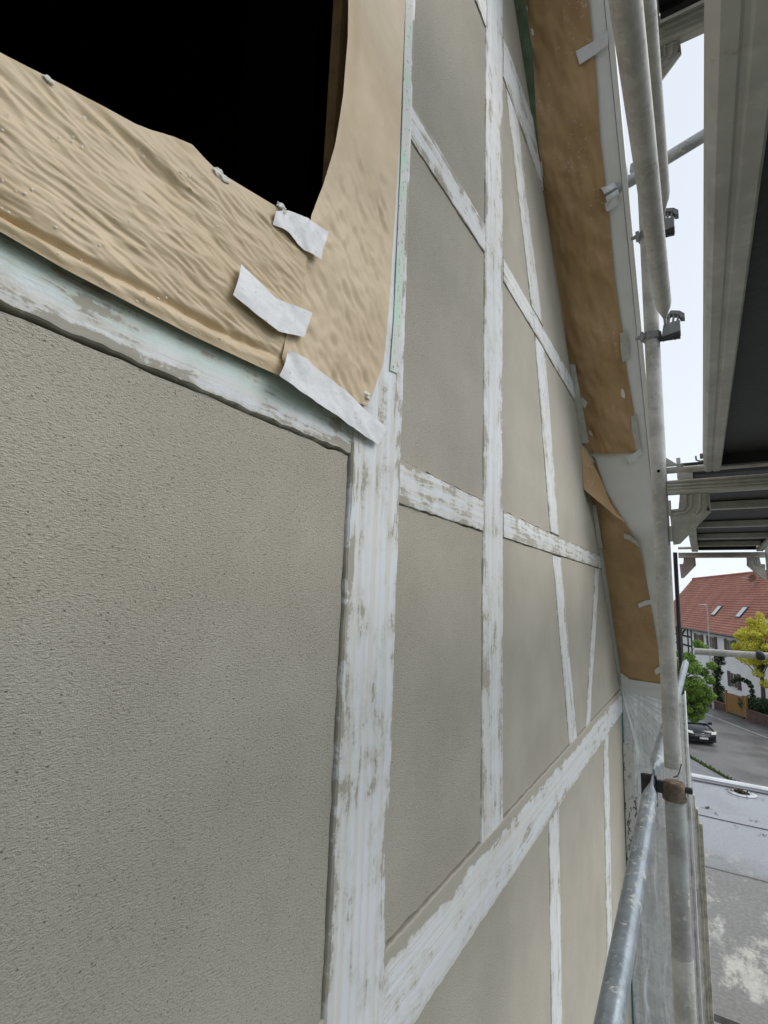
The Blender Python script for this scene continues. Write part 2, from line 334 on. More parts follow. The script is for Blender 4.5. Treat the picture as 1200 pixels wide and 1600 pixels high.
# ------------------------------------------------------------------ the half-timbered gable
XF = -0.6                                        # face of the timbers
gable = thing('half_timbered_gable', 'half-timbered gable wall with grey plaster panels and white taped timbers', 'building', (XF, 1.8, GZ))
def inset(poly, g):
    n = len(poly); area = sum(poly[i][0]*poly[(i+1) % n][1] - poly[(i+1) % n][0]*poly[i][1] for i in range(n))
    if area < 0: poly = poly[::-1]
    L = []
    for i in range(n):
        (x0, y0), (x1, y1) = poly[i], poly[(i+1) % n]; d = math.hypot(x1-x0, y1-y0); nx, ny = -(y1-y0)/d, (x1-x0)/d
        L.append((x0+nx*g, y0+ny*g, x1-x0, y1-y0))
    out = []
    for i in range(n):
        ax, ay, adx, ady = L[i-1]; bx, by, bdx, bdy = L[i]; den = adx*bdy - ady*bdx
        t = ((bx-ax)*bdy - (by-ay)*bdx) / den; out.append((ax+adx*t, ay+ady*t))
    return out
def rough_loop(poly, step, amp, seed):
    out = []; n = len(poly)
    for i in range(n):
        (x0, y0), (x1, y1) = poly[i], poly[(i+1) % n]; d = math.hypot(x1-x0, y1-y0); k = max(1, int(d/step))
        nx, ny = -(y1-y0)/d, (x1-x0)/d
        for j in range(k):
            t = j/k; x, y = x0+(x1-x0)*t, y0+(y1-y0)*t
            a = amp * (fbm(Vector((x*22+seed, y*22, seed)), 3)*1.2) * (1 if 0 < j else 0.3)
            out.append((x+nx*a, y+ny*a))
    return out
def panel(poly, mat, seed, proud=-0.0032, gap=0.0028):
    p0 = rough_loop(inset(poly, gap), 0.022, 0.0032, seed); p1 = rough_loop(inset(poly, gap + 0.005), 0.022, 0.0032, seed)
    n = min(len(p0), len(p1))
    if len(p0) != len(p1): p1 = [(x, y) for x, y in p0]
    n = len(p0); vs = [(XF-0.03, y, z) for y, z in p0] + [(XF+proud-0.004, y, z) for y, z in p0] + [(XF+proud, y, z) for y, z in p1]
    fs = [[i, (i+1) % n, n+(i+1) % n, n+i] for i in range(n)] + [[n+i, n+(i+1) % n, 2*n+(i+1) % n, 2*n+i] for i in range(n)] + [list(range(2*n, 3*n))]
    return mk('plaster_panel', vs, fs, mat, gable)
def timber(name, a0, a1, b0, b1, mat, face=0.0, seed=0.0, jag=0.0022, step=0.012):
    """a0->a1 one long edge, b0->b1 the other, as (y, z); face = metres proud of the wall face"""
    a0, a1, b0, b1 = (Vector((0, p[0], p[1])) for p in (a0, a1, b0, b1))
    L = ((a1-a0).length + (b1-b0).length)/2; n = max(2, int(L/step)); wd = ((b0-a0).length + (b1-a1).length)/2
    rows = [(0.0, -0.05), (0.0, -0.004), (0.015, 0.0), (0.04, 0.0003), (0.25, 0.001), (0.5, 0.0012), (0.75, 0.001), (0.96, 0.0003), (0.985, 0.0), (1.0, -0.004), (1.0, -0.05)]
    vs, uv, fs = [], [], []
    for i in range(n+1):
        t = i/n; pa, pb = a0.lerp(a1, t), b0.lerp(b1, t); dr = (pb-pa).normalized()
        ja = jag*fbm(Vector((seed, t*L*45, 1.7)), 4)*1.3; jb = jag*fbm(Vector((seed+9, t*L*45, 4.1)), 4)*1.3
        for v, x in rows:
            p = pa.lerp(pb, v) + dr*(ja*(1-v) + jb*v)
            x2 = x + (0.0016*fbm(Vector((seed, t*L*5, v*3)), 3) if -0.003 < x else 0)
            vs.append(Vector((XF+face+x2, p.y, p.z))); uv.append((t*L, v))
    k = len(rows)
    for i in range(n):
        for j in range(k-1): fs.append((i*k+j, i*k+j+1, (i+1)*k+j+1, (i+1)*k+j))
    fs += [[j for j in range(k)][::-1], [n*k+j for j in range(k)]]
    o = mk(name, vs, fs, mat, gable, uv, True)
    es = o.modifiers.new('es', 'EDGE_SPLIT'); es.split_angle = math.radians(28); return o

# wall core (rubble behind timbers and panels), with the window opening left free
WY0, WY1, WZ0, WZ1 = -0.75, 0.72, 0.40, 2.0
AY, AZ = 0.5, 2.67 + (2.05-0.5)*RS
core = MB(); dx = Vector((-0.2, 0, 0)); X0 = XF - 0.026
def pg(pts): return [Vector((X0, y, z)) for y, z in pts]
ZB = -0.70
core.prism(pg([(-3.7, GZ), (4.76, GZ), (4.76, -0.75), (-3.7, -0.75)]), dx)
core.prism(pg([(-3.7, -0.75), (yr(-0.75), -0.75), (yr(WZ0), WZ0), (-3.0, WZ0)]), dx)
core.prism(pg([(WY1, WZ0), (yr(WZ0), WZ0), (yr(WZ1), WZ1), (WY1, WZ1)]), dx)
core.prism(pg([(-3.0, WZ0), (WY0, WZ0), (WY0, WZ1), (-1.7, WZ1)]), dx)
core.prism(pg([(-1.7, WZ1), (yr(WZ1), WZ1), (AY, AZ)]), dx)
core.build('wall_core', M['mortar'], gable)
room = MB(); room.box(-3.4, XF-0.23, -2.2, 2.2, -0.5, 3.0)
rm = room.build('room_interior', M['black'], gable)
bm = bmesh.new(); bm.from_mesh(rm.data)
# open the room towards the window: remove the wall-side face; a black cover lines the reveal
for f in list(bm.faces):
    if f.normal.x > 0.9: bm.faces.remove(f)
bm.to_mesh(rm.data); bm.free()
jm = MB(); jm.box(-0.665, XF-0.002, WY1, WY1+0.03, WZ0, WZ1); jm.build('window_jamb', M['wood'], gable)
jm = MB(); jm.box(-0.90, -0.6635, WY1-0.006, WY1-0.0005, WZ0, WZ1); jm.box(-0.90, -0.63, WY0-0.03, WY0, WZ0, WZ1); jm.box(-0.9, -0.63, WY0, WY1, WZ1, WZ1+0.03); jm.box(-0.9, -0.64, WY0, WY1, WZ0-0.03, WZ0-0.002)
jm.build('reveal_shade_cover', M['black'], gable)  # black boxes laid over the reveal, painting the opening's darkness

T = [
 ('timber_post', (0.829, -0.90), (0.829, 3.70), (1.027, -0.86), (1.027, 3.70), 'tape_a', 0.0062),
 ('timber_post', (1.590, -0.735), (1.590, 3.10), (1.790, -0.730), (1.790, 2.90), 'tape_b', 0.0),
 ('timber_rail', (-1.25, 0.283), (0.826, 0.279), (-1.25, 0.42), (0.826, 0.42), 'tape_sill', 0.002),
 ('timber_rail', (1.030, 0.211), (1.587, 0.213), (1.030, 0.319), (1.587, 0.313), 'tape_c', 0.001),
 ('timber_rail', (1.793, 0.215), (2.515, 0.218), (1.793, 0.312), (2.490, 0.312), 'tape_c', 0.001),
 ('timber_rail', (2.518, 0.219), (3.985, 0.229), (2.493, 0.312), (3.912, 0.314), 'tape_c', 0.001),
 ('timber_rail', (1.030, 1.200), (1.587, 1.217), (1.030, 1.310), (1.587, 1.33), 'tape_c', 0.001),
 ('timber_rail', (1.793, 1.228), (2.235, 1.222), (1.793, 1.330), (2.196, 1.325), 'tape_b', 0.001),
 ('timber_rail', (2.238, 1.222), (3.195, 1.200), (2.199, 1.325), (3.110, 1.320), 'tape_b', 0.001),
 ('timber_rail', (1.030, 2.168), (1.587, 2.178), (1.030, 2.33), (1.587, 2.34), 'tape_d', 0.001),
 ('timber_rail', (1.793, 2.165), (2.448, 2.125), (1.793, 2.37), (2.270, 2.39), 'tape_d', 0.001),
 ('timber_beam', (-1.25, -0.99), (4.755, -0.885), (-1.25, -0.752), (4.74, -0.703), 'tape_e', 0.003),
 ('timber_strut', (1.832, 2.150), (2.193, 1.335), (2.000, 2.150), (2.400, 1.335), 'tape_b', -0.001),
 ('timber_strut', (2.245, 1.213), (2.490, 0.322), (2.440, 1.213), (2.670, 0.322), 'tape_a', -0.001),
 ('timber_strut', (2.522, 0.210), (2.810, -0.715), (2.700, 0.210), (2.996, -0.715), 'tape_b', -0.001),
 ('timber_strut', (3.715, 0.219), (3.230, -0.712), (3.872, 0.222), (3.372, -0.712), 'tape_a', -0.001),
 ('timber_post', (2.390, -3.4), (2.388, -0.934), (2.580, -3.4), (2.572, -0.928), 'tape_a', -0.001),
 ('timber_post', (3.640, -3.4), (3.815, -0.908), (3.840, -3.4), (4.045, -0.902), 'tape_c', -0.001),
]
for i, (nm, a0, a1, b0, b1, mt, fc) in enumerate(T):
    timber(nm, a0, a1, b0, b1, M[mt], fc, i*3.7, 0.003 if nm == 'timber_beam' else 0.0022)
trim = MB(); trim.box(XF-0.06, XF-0.003, WY1+0.033, 0.826, 0.424, WZ1); trim.build('window_casing', M['mtape_dim'], gable)
zb = lambda y: -0.745 + (y+1.25)/5.99*0.045      # top edge of the bottom beam
zl = lambda y: -0.99 + (y+1.25)/6.0*0.105
Pn = [
 ([(-1.2, -0.75), (0.8275, -0.742), (0.8275, 0.2770), (-1.2, 0.2795)], 'plaster_near'),
 ([(1.027, zb(1.027)), (1.59, zb(1.59)), (1.59, 0.213), (1.027, 0.211)], 'plaster_mid'),
 ([(1.027, 0.319), (1.59, 0.313), (1.59, 1.217), (1.027, 1.200)], 'plaster_mid'),
 ([(1.027, 1.310), (1.59, 1.330), (1.59, 2.178), (1.027, 2.168)], 'plaster_mid'),
 ([(1.027, 2.33), (1.59, 2.34), (1.59, 3.15), (1.027, 3.7)], 'plaster_far'),
 ([(1.79, 2.37), (yr(2.37)-0.005, 2.39), (1.79, 2.99)], 'plaster_far'),
 ([(1.79, 1.330), (2.196, 1.325), (1.832, 2.165), (1.79, 2.165)], 'plaster_far'),
 ([(2.402, 1.325), (yr(1.32), 1.320), (yr(2.125), 2.125), (2.005, 2.150)], 'plaster_far'),
 ([(1.79, 0.312), (2.490, 0.312), (2.245, 1.222), (1.79, 1.228)], 'plaster_far'),
 ([(2.672, 0.312), (yr(0.314), 0.314), (yr(1.20), 1.200), (2.442, 1.217)], 'plaster_far'),
 ([(1.79, zb(1.79)), (2.81, zb(2.81)), (2.522, 0.218), (1.79, 0.215)], 'plaster_far'),
 ([(2.998, zb(2.998)), (3.230, zb(3.23)), (3.713, 0.226), (2.700, 0.219)], 'plaster_far'),
 ([(3.374, zb(3.374)), (yr(-0.70), zb(4.7)), (yr(0.229), 0.229), (3.875, 0.227)], 'plaster_far'),
 ([(-1.2, -3.4), (2.390, -3.4), (2.388, zl(2.388)), (-1.2, zl(-1.2))], 'plaster_mid'),
 ([(2.580, -3.4), (3.640, -3.4), (3.813, zl(3.813)), (2.572, zl(2.572))], 'plaster_far'),
 ([(3.842, -3.4), (4.755, -3.4), (4.755, zl(4.755)), (4.047, zl(4.047))], 'plaster_far'),
]
for i, (pl, mt) in enumerate(Pn): panel(pl, M[mt], i*5.3 + 1)
# roof overhang: underside boards, verge board, slab
def rk(s, o=0.0): p = SP + SD*s + SN*o; return p.y, p.z
s_top = (AY-2.05)/SD.y; s_bot = (4.74-2.05)/SD.y
def slab(x0, x1, s0, s1, o0, o1):
    q = [rk(s0, o0), rk(s1, o0), rk(s1, o1), rk(s0, o1)]
    return [Vector((x0, y, z)) for y, z in q], Vector((x1-x0, 0, 0))
b = MB(); b.prism(*slab(-0.605, -0.235, s_top, s_bot, 0.0, 0.03)); b.build('soffit_board', M['board'], gable)
b = MB(); b.prism(*slab(-0.232, -0.208, s_top, s_bot, -0.006, 0.06)); b.build('verge_board', M['board'], gable)
b = MB(); b.prism(*slab(-5.0, -0.236, s_top, s_bot, 0.034, 0.07)); 
q = [(AY, AZ+0.05), (-4.3, AZ+0.05-4.8*RS), (-4.3, AZ+0.3-4.8*RS), (AY, AZ+0.3)]
b.prism([Vector((-5.0, y, z)) for y, z in q], Vector((4.8, 0, 0)))
M['rooftile'] = mat_flat('roof_tile', (0.16, 0.07, 0.045), 0.8, 0.3, 4, 0.5)
b.build('roof', M['rooftile'], gable)
b = MB(); b.box(-5.0, -0.83, 4.5, 4.75, GZ, -0.95); b.box(-5.0, -4.8, -3.7, 4.5, GZ, -0.95); b.box(-4.8, -0.83, -3.7, -3.5, GZ, -0.95)
b.build('side_wall', M['plaster_far'], gable)

# ------------------------------------------------------------------ sheets of paper, tape and film
def plen(pts):
    L = [0]
    for a, b_ in zip(pts, pts[1:]): L.append(L[-1] + (b_-a).length)
    return L
def resample(pts, n):
    L = plen(pts); out = []
    for i in range(n+1):
        d = L[-1]*i/n
        for j in range(len(pts)-1):
            if d <= L[j+1] + 1e-9:
                t = (d-L[j])/max(1e-9, L[j+1]-L[j]); out.append(pts[j].lerp(pts[j+1], t)); break
    return out
def sheet(name, e0, e1, fmap, nrm, mat, disp, nu=60, nv=30, thick=0.0007, parent=None, loc=True):
    a = resample([fmap(*p) for p in e0], nu); c = resample([fmap(*p) for p in e1], nu)
    vs, fs, uv = [], [], []
    for i in range(nu+1):
        for j in range(nv+1):
            p = a[i].lerp(c[i], j/nv); p = p + nrm*disp(p, i/nu, j/nv); vs.append(p); uv.append((i/nu, j/nv))
    for i in range(nu):
        for j in range(nv):
            k = i*(nv+1)+j; fs.append((k, k+1, k+nv+2, k+nv+1))
    l = None
    if parent is None: l = min(vs, key=lambda v: v.z)
    o = mk(name, vs, fs, mat, parent, uv, True, l)
    if thick:
        so = o.modifiers.new('th', 'SOLIDIFY'); so.thickness = thick; so.offset = 0
        es = o.modifiers.new('es', 'EDGE_SPLIT'); es.split_angle = math.radians(60)
    return o
NX = Vector((1, 0, 0))
wm = lambda x, y, o=0.0: atx(x, y, XF + o)
# paper apron over the lower part of the window
def wob(o, pts): return [(p[0], p[1], p[2] if len(p) > 2 else o) for p in pts]
def d_apron(p, s, t):
    lipv = 0.003*math.exp(-((t-0.05)/0.03)**2) - 0.008*math.exp(-((t-0.11)/0.022)**2)
    zz = p.z + 0.15*p.y + 0.012*fbm(Vector((p.y*5, p.z*5, 3)), 2)
    w1 = 0.35 - 1.5*abs(fbm(Vector((p.y*6.5 + 3, zz*40, 0.3)), 3)); w2 = fbm(Vector((p.y*3 + 8, zz*13, 5.3)), 3); w3 = 0.3 - 1.3*abs(fbm(Vector((p.y*18, zz*85, 2.3)), 2))
    md = 0.6 + 0.8*fbm(Vector((p.y*5, p.z*8, 7)), 2)
    e = min(1, (1-t)/0.12 + 0.08)*min(1, t/0.12)*min(1, (1-s)/0.10 + 0.25)
    return lipv*min(1, (1-s)*6) + (0.0052*w1*max(0.25, md) + 0.0040*w2 + 0.0026*w3)*e
ap = sheet('masking_paper', wob(0.016, [(-60, 330), (0, 362), (100, 420), (200, 472), (300, 524), (400, 571), (452, 594)]),
      wob(0.030, [(-60, 50), (0, 82), (70, 118), (150, 160), (212, 194), (235, 203), (270, 213), (300, 226), (318, 246), (340, 268), (435, 325), (487, 353)]), wm, NX, M['paper_r'], d_apron, 240, 140)
tag(ap, 'crumpled brown masking paper stretched across the lower part of the dark window', 'paper')
def d_jamb(p, s, t):
    wr = fbm(Vector((p.y*16, p.z*24 + p.y*20, 2.0)), 4); w3 = fbm(Vector((p.y*60 + p.z*30, p.z*40, 2.3)), 3)
    low = max(0, min(1, (s-0.40)/0.22))
    return 0.010*math.exp(-(t/0.16)**2)*(1-low*0.6) + (0.0075*(0.3 - 1.4*abs(wr)) + 0.0022*w3)*low*min(1, t/0.1+0.2)*min(1, (1-t)/0.2+0.05) + 0.0012*fbm(Vector((p.y*6, p.z*5, 9)), 3)
jp = sheet('masking_paper', wob(0.018, [(542, -60), (538, 0), (537, 60), (530, 150), (518, 230), (502, 290), (485, 335), (472, 390), (460, 455), (445, 520), (438, 560), (445, 580)]),
      wob(0.0125, [(640, -60), (634, 0), (629, 110), (624, 230), (614, 380), (608, 470), (602, 545), (597, 575), (590, 592), (585, 608), (580, 622), (572, 634)]), wm, NX, M['paper'], d_jamb, 170, 50)
tag(jp, 'smooth brown masking paper with curved edge covering the right window casing', 'paper')
gt = sheet('green_tape', [(630, -40), (629, 0), (622, 230), (610, 500), (604, 580)], [(642, -40), (641, 0), (634, 230), (621, 500), (616, 585)], wm, NX, M['green_pale'],
      lambda p, s, t: 0.0100 + 0.0006*fbm(Vector((p.y*40, p.z*12, 1)), 3), 60, 4, 0.0002)
tag(gt, 'mint green tape running up the edge of the window paper', 'tape')
ge = sheet('green_tape', [(-60, 337), (0, 369), (150, 451), (300, 528), (420, 584)], [(-60, 328), (0, 360), (150, 443), (300, 521), (420, 579)], wm, NX, M['green'],
      lambda p, s, t: 0.006 + 0.003*(1-t), 40, 3)
tag(ge, 'dark green tape edge under the crumpled window paper', 'tape')
def strip_tape(label, e0, e1, base, amp, seed, mat='mtape', fmap=wm, nrm=NX, name='tape_strip', cat='tape', nu=26, nv=10, lift=None):
    rn = random.Random(int(seed*100))
    def rag(pts): return [(p[0] + rn.uniform(-.8, .8), p[1] + rn.uniform(-.8, .8), base + (lift(k_/max(1, len(pts)-1), 0) if lift else 0)) for k_, p in enumerate(pts)]
    def dsp(p, s, t): return amp*(0.7*fbm(Vector((p.y*12+seed, p.z*18 + p.y*9, seed)), 2) - 0.45*abs(fbm(Vector((p.y*34+seed, p.z*20, seed)), 2)))
    o = sheet(name, rag(e0), rag(e1), fmap, nrm, M[mat], dsp, nu, nv, 0.0003)
    return tag(o, label, cat, 'tape strips holding the masking paper')
strip_tape('crinkled white tape strip at the lower corner of the dark window opening', [(430, 331), (452, 328), (480, 341), (513, 362)], [(428, 350), (450, 362), (478, 390), (503, 406)], 0.036, 0.007, 3.1, nu=44, nv=20)
strip_tape('white tape strip in the middle of the paper seam', [(377, 413), (400, 434), (432, 466), (487, 488)], [(365, 460), (400, 490), (436, 517), (476, 526)], 0.033, 0.004, 8.8, nu=44, nv=20)
strip_tape('long white tape strip at the lowest end of the paper seam', [(452, 548), (480, 562), (530, 600), (575, 642), (606, 668)], [(436, 586), (468, 612), (520, 645), (566, 678), (592, 694)], 0.020, 0.006, 5.2, nu=50, nv=20,
           lift=lambda s, t: 0.012*(1-s))
for i, (x, y, X, r, lb) in enumerate([(344, 272, -0.568, 0.0085, 'large pale plaster crumb lying near the upper edge of the window paper'),
                                  (441, 324, -0.566, 0.0075, 'pale plaster crumb beside the crinkled tape at the window corner'),
                                  (75, 122, -0.568, 0.0035, 'tiny pale plaster crumb near the left end of the paper edge'),
                                  (575, 618, -0.584, 0.0085, 'plaster crumb at the bottom tip of the window casing paper')]):
    c = atx(x, y, X); bm = bmesh.new(); bmesh.ops.create_icosphere(bm, subdivisions=3, radius=r)
    for v in bm.verts: v.co = Vector((v.co.x*0.45, v.co.y*1.35, v.co.z*0.75)) * (1 + 0.8*fbm(v.co*160 + Vector((i*7, 0, 0)), 3))
    me = bpy.data.meshes.new('plaster_crumb'); bm.to_mesh(me); bm.free(); me.materials.append(M['crumb'])
    o = bpy.data.objects.new('plaster_crumb', me); COL.objects.link(o); o.location = c; tag(o, lb, 'debris', 'plaster crumbs on the paper')
# scattered small crumbs that belong to the apron paper
cb = MB()
for i in range(95):
    s, t = random.random(), random.random()**1.6
    x = 430*s; yb = 362 + (588-362)*s; yt = 90 + (345-90)*s; y = yb + (yt-yb)*min(0.95, t)
    tt = min(0.95, t); p = atx(x, y, XF + 0.016 + 0.014*tt); p = p + NX*(d_apron(p, s, tt) + 0.0016); r = random.uniform(0.0006, 0.0017)
    ax_ = [Vector((r*0.3, 0, 0)), Vector((0, r*random.uniform(.7, 1.6), 0)), Vector((0, 0, r*random.uniform(.6, 1.2)))]
    cb.add([p+ax_[0], p-ax_[0], p+ax_[1], p-ax_[1], p+ax_[2], p-ax_[2]], [(0, 2, 4), (2, 1, 4), (1, 3, 4), (3, 0, 4), (2, 0, 5), (1, 2, 5), (3, 1, 5), (0, 3, 5)])
o = mk('crumb_scatter', cb.v, cb.f, M['crumb'], None, None, False); w0 = OFF[ap.name]
for v in o.data.vertices: v.co -= w0
o.parent = ap; o['kind'] = 'stuff'

# paper under the roof overhang
so_m = lambda x, y, o=0.012: soff(x, y, o)
DN = -SN
def d_so(p, s, t): return (0.030*fbm(Vector((p.x*6 + p.z*1.5, p.y*3.0, p.z*2.4)), 4) + 0.006*fbm(Vector((p.x*24, p.y*14, p.z*9)), 3))*min(1, t/0.15+0.1)*min(1, (1-t)/0.15+0.15) + 0.012*math.sin(math.pi*t)
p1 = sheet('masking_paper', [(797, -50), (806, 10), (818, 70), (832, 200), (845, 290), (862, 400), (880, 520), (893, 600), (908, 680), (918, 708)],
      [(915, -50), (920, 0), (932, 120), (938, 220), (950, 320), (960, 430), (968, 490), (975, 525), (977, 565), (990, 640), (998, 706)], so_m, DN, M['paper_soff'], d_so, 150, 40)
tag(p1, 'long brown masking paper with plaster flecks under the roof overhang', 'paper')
def d_so2(p, s, t): return 0.014*fbm(Vector((p.x*6, p.y*4, p.z*4+8)), 4)*min(1, t/.1) + 0.012*math.sin(math.pi*t)*min(1, s*3)
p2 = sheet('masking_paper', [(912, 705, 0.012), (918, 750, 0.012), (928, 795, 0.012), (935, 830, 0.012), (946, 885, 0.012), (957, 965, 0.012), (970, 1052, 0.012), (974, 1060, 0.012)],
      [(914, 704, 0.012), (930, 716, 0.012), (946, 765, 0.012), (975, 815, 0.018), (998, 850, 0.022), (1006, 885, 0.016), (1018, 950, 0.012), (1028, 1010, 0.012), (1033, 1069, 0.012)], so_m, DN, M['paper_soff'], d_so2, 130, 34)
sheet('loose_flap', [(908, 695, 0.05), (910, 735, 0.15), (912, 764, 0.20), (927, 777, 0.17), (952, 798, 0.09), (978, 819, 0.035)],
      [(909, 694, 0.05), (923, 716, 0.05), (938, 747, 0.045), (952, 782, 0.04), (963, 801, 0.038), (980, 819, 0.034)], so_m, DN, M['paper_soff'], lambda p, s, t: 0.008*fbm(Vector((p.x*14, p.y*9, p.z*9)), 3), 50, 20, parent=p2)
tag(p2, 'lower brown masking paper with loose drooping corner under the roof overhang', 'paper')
g3 = sheet('green_tape', [(794, -50), (802, 10), (813, 70), (827, 200), (842, 300), (858, 400), (876, 520), (891, 600)], [(815, -50), (824, 20), (834, 90), (839, 200), (850, 300), (865, 400), (881, 520), (895, 600)], so_m, DN, M['green'],
      lambda p, s, t: 0.012 + 0.003*fbm(Vector((p.x*30, p.y*10, p.z*10)), 3), 80, 6)
tag(g3, 'green tape along the edge where the roof overhang meets the wall', 'tape')
g4 = sheet('green_tape', [(910, 694), (916, 707), (926, 722)], [(914, 694), (921, 705), (930, 719)], so_m, DN, M['green_pale'], lambda p, s, t: 0.03, 8, 2)
tag(g4, 'short green tape scrap at the lower tip of the long overhang paper', 'tape')
SO = dict(fmap=so_m, nrm=DN)
strip_tape('white tape strip crossing the upper end of the overhang paper edge', [(900, 80), (925, 65), (949, 48)], [(905, 101), (928, 87), (951, 69)], 0.022, 0.001, 1.0, **SO)
strip_tape('translucent tape strip at the notched right edge of the overhang paper', [(970, 521), (969, 545), (972, 566)], [(979, 519), (983, 545), (983, 562)], 0.022, 0.001, 2.0, 'mtape_dim', **SO)
strip_tape('upright tape strip beside the lower right edge of the long overhang paper', [(986, 651), (988, 680), (993, 704)], [(994, 648), (998, 678), (1001, 702)], 0.022, 0.001, 3.0, 'mtape_dim', **SO)
strip_tape('white tape strip on the bottom right corner of the long overhang paper', [(978, 714), (990, 708), (1001, 700)], [(983, 725), (994, 719), (1003, 709)], 0.03, 0.002, 4.0, **SO)
strip_tape('grey speckled tape strip on the wall side of the long overhang paper', [(890, 568), (896, 620), (905, 694)], [(898, 570), (908, 625), (921, 692)], 0.045, 0.002, 5.0, 'mtape_dim', **SO)
strip_tape('short grey tape scrap on the green tape near the overhang top', [(838, 256), (840, 280)], [(846, 252), (849, 276)], 0.032, 0.001, 6.0, 'mtape_dim', **SO)
strip_tape('beige tape strip upright on the wall side of the lower overhang paper', [(925, 790), (930, 825), (934, 858)], [(932, 788), (937, 822), (942, 856)], 0.04, 0.002, 7.0, 'mtape_dim', **SO)
strip_tape('translucent tape bridging the edge of the drooping lower paper', [(974, 833), (985, 836), (999, 850)], [(976, 842), (987, 845), (1000, 856)], 0.045, 0.002, 8.0, 'mtape_dim', **SO)
strip_tape('white curved tape at the right edge of the lower overhang paper', [(996, 944), (1008, 938), (1026, 936)], [(999, 950), (1011, 945), (1027, 942)], 0.04, 0.002, 9.0, **SO)
strip_tape('small torn tape end beside the scaffold pole near the eave', [(1022, 1047), (1028, 1043), (1036, 1040)], [(1024, 1055), (1031, 1051), (1037, 1049)], 0.03, 0.002, 10.0, **SO)
strip_tape('long white tape along the bottom end of the lower overhang paper', [(968, 1050), (985, 1062), (1010, 1066), (1040, 1071)], [(972, 1072), (988, 1072), (1012, 1076), (1040, 1080)], 0.03, 0.003, 11.0, **SO)

# ------------------------------------------------------------------ film-wrapped return below the eave
FY = 4.80
ret = thing('wrapped_return_wall', 'pale return wall below the eave, wrapped in clear plastic film', 'wall', (-0.35, FY+0.1, GZ))
M['ret'] = mat_flat('return_render', (0.80, 0.80, 0.79), 0.9, 0.2, 9, 0.5)
b = MB(); b.box(-0.62, -0.15, FY+0.035, FY+0.22, GZ, -0.70); b.build('backing_wall', M['ret'], ret)
kk = NT('peeling_board'); oo = kk.mapping(kk.obj(), scale=(1, 1, 0.5)); pn = kk.noise(oo, 38, 5, 0.72); pa = kk.noise(kk.obj(), 4, 2, 0.5)
pk = kk.math('MULTIPLY', kk.ss(pn, 0.52, 0.56), kk.ss(pa, 0.30, 0.42))
M['peel'] = kk.fin(kk.mix(pk, (0.62, 0.61, 0.58), (0.07, 0.065, 0.055)), 0.8, kk.bump(kk.math('SUBTRACT', 0.0, pk), 0.5, 0.004))
b = MB(); b.box(-0.598, -0.515, FY-0.085, FY+0.03, -2.15, -1.12); b.build('corner_board', M['peel'], ret, bevel=0.004)
b = MB()
for i, (x0, x1, o) in enumerate([(-0.145, -0.122, 0.0), (-0.120, -0.104, 0.012), (-0.102, -0.080, 0.022)]): b.box(x0, x1, FY-0.01+o, FY+0.02+o+0.03, GZ, -1.42 - 0.10*i)
M['batten'] = mat_flat('plastered_edge', (0.46, 0.43, 0.36), 0.9, 0.35, 16, 0.6)
b.build('edge_batten', M['batten'], ret, bevel=0.004)
# film, gathered into pleats that fan out from the eave corner
vs, fs, uv, fold = [], [], [], []; cx, cz = -0.60, -0.69
rnd = random.Random(4); RAYS = [(0.12 + 1.28*(i + rnd.uniform(-.35, .35))/20, rnd.uniform(0.008, 0.022), rnd.uniform(0.22, 0.85), rnd.uniform(0.35, 1.0)) for i in range(20)]
NUF, NVF = 130, 220
for i in range(NUF+1):
    for j in range(NVF+1):
        x = -0.592 + (0.592-0.128)*i/NUF; z = -0.70 - 2.75*(j/NVF)**1.25
        if z > -1.35: x = x + (x+0.592)/0.464*(-0.03 + 0.03*(-0.70-z)/0.65)
        r = math.hypot(x-cx, z-cz); th = math.atan2(cz-z, x-cx)
        amp = 0.010*min(1, r/0.10)*math.exp(-max(0, r-0.25)/0.45)
        pl = 0.0
        for t0, wd, reach, am in RAYS:
            pl = max(pl, am*math.exp(-((th-t0)/(wd + 0.004/(r+0.03)))**2)*max(0, 1-(r/reach)**2))
        dr_ = max(0, fbm(Vector((x*38 + 2*fbm(Vector((z*1.5, 0, 3)), 2), z*1.3, 9)), 3)-0.18)*max(0, min(1, (-0.9-z)/0.5))
        fold.append(min(1, pl + dr_*1.3))
        y = FY - 0.030 - 0.014*pl - 0.008*fbm(Vector((x*6, z*3, 0)), 4) - 0.010*fbm(Vector((x*22, z*2.0, 4)), 3)
        if x < -0.49: y -= 0.030*min(1, (-0.49-x)/0.02)
        vs.append((x, y, z)); uv.append((i/NUF, j/NVF))
for i in range(NUF):
    for j in range(NVF): k = i*(NVF+1)+j; fs.append((k, k+1, k+NVF+2, k+NVF+1))
fo = mk('plastic_film', vs, fs, M['film'], None, uv, True, (-0.36, FY-0.03, -3.45))
fa = fo.data.attributes.new('fold', 'FLOAT', 'POINT'); fa.data.foreach_set('value', fold)
tag(fo, 'clear plastic film gathered in fanning pleats below the eave corner', 'film')
fm2 = lambda x, y: at(x, y, 4.745)
b = MB(); b.box(-0.6095, -0.590, 4.752, 4.763, -3.4, -0.72)
tt = b.build('teal_tape', M['teal'], None, loc=(-0.6, 4.757, -3.4)); tag(tt, 'thin teal tape line running down the wall corner', 'tape')

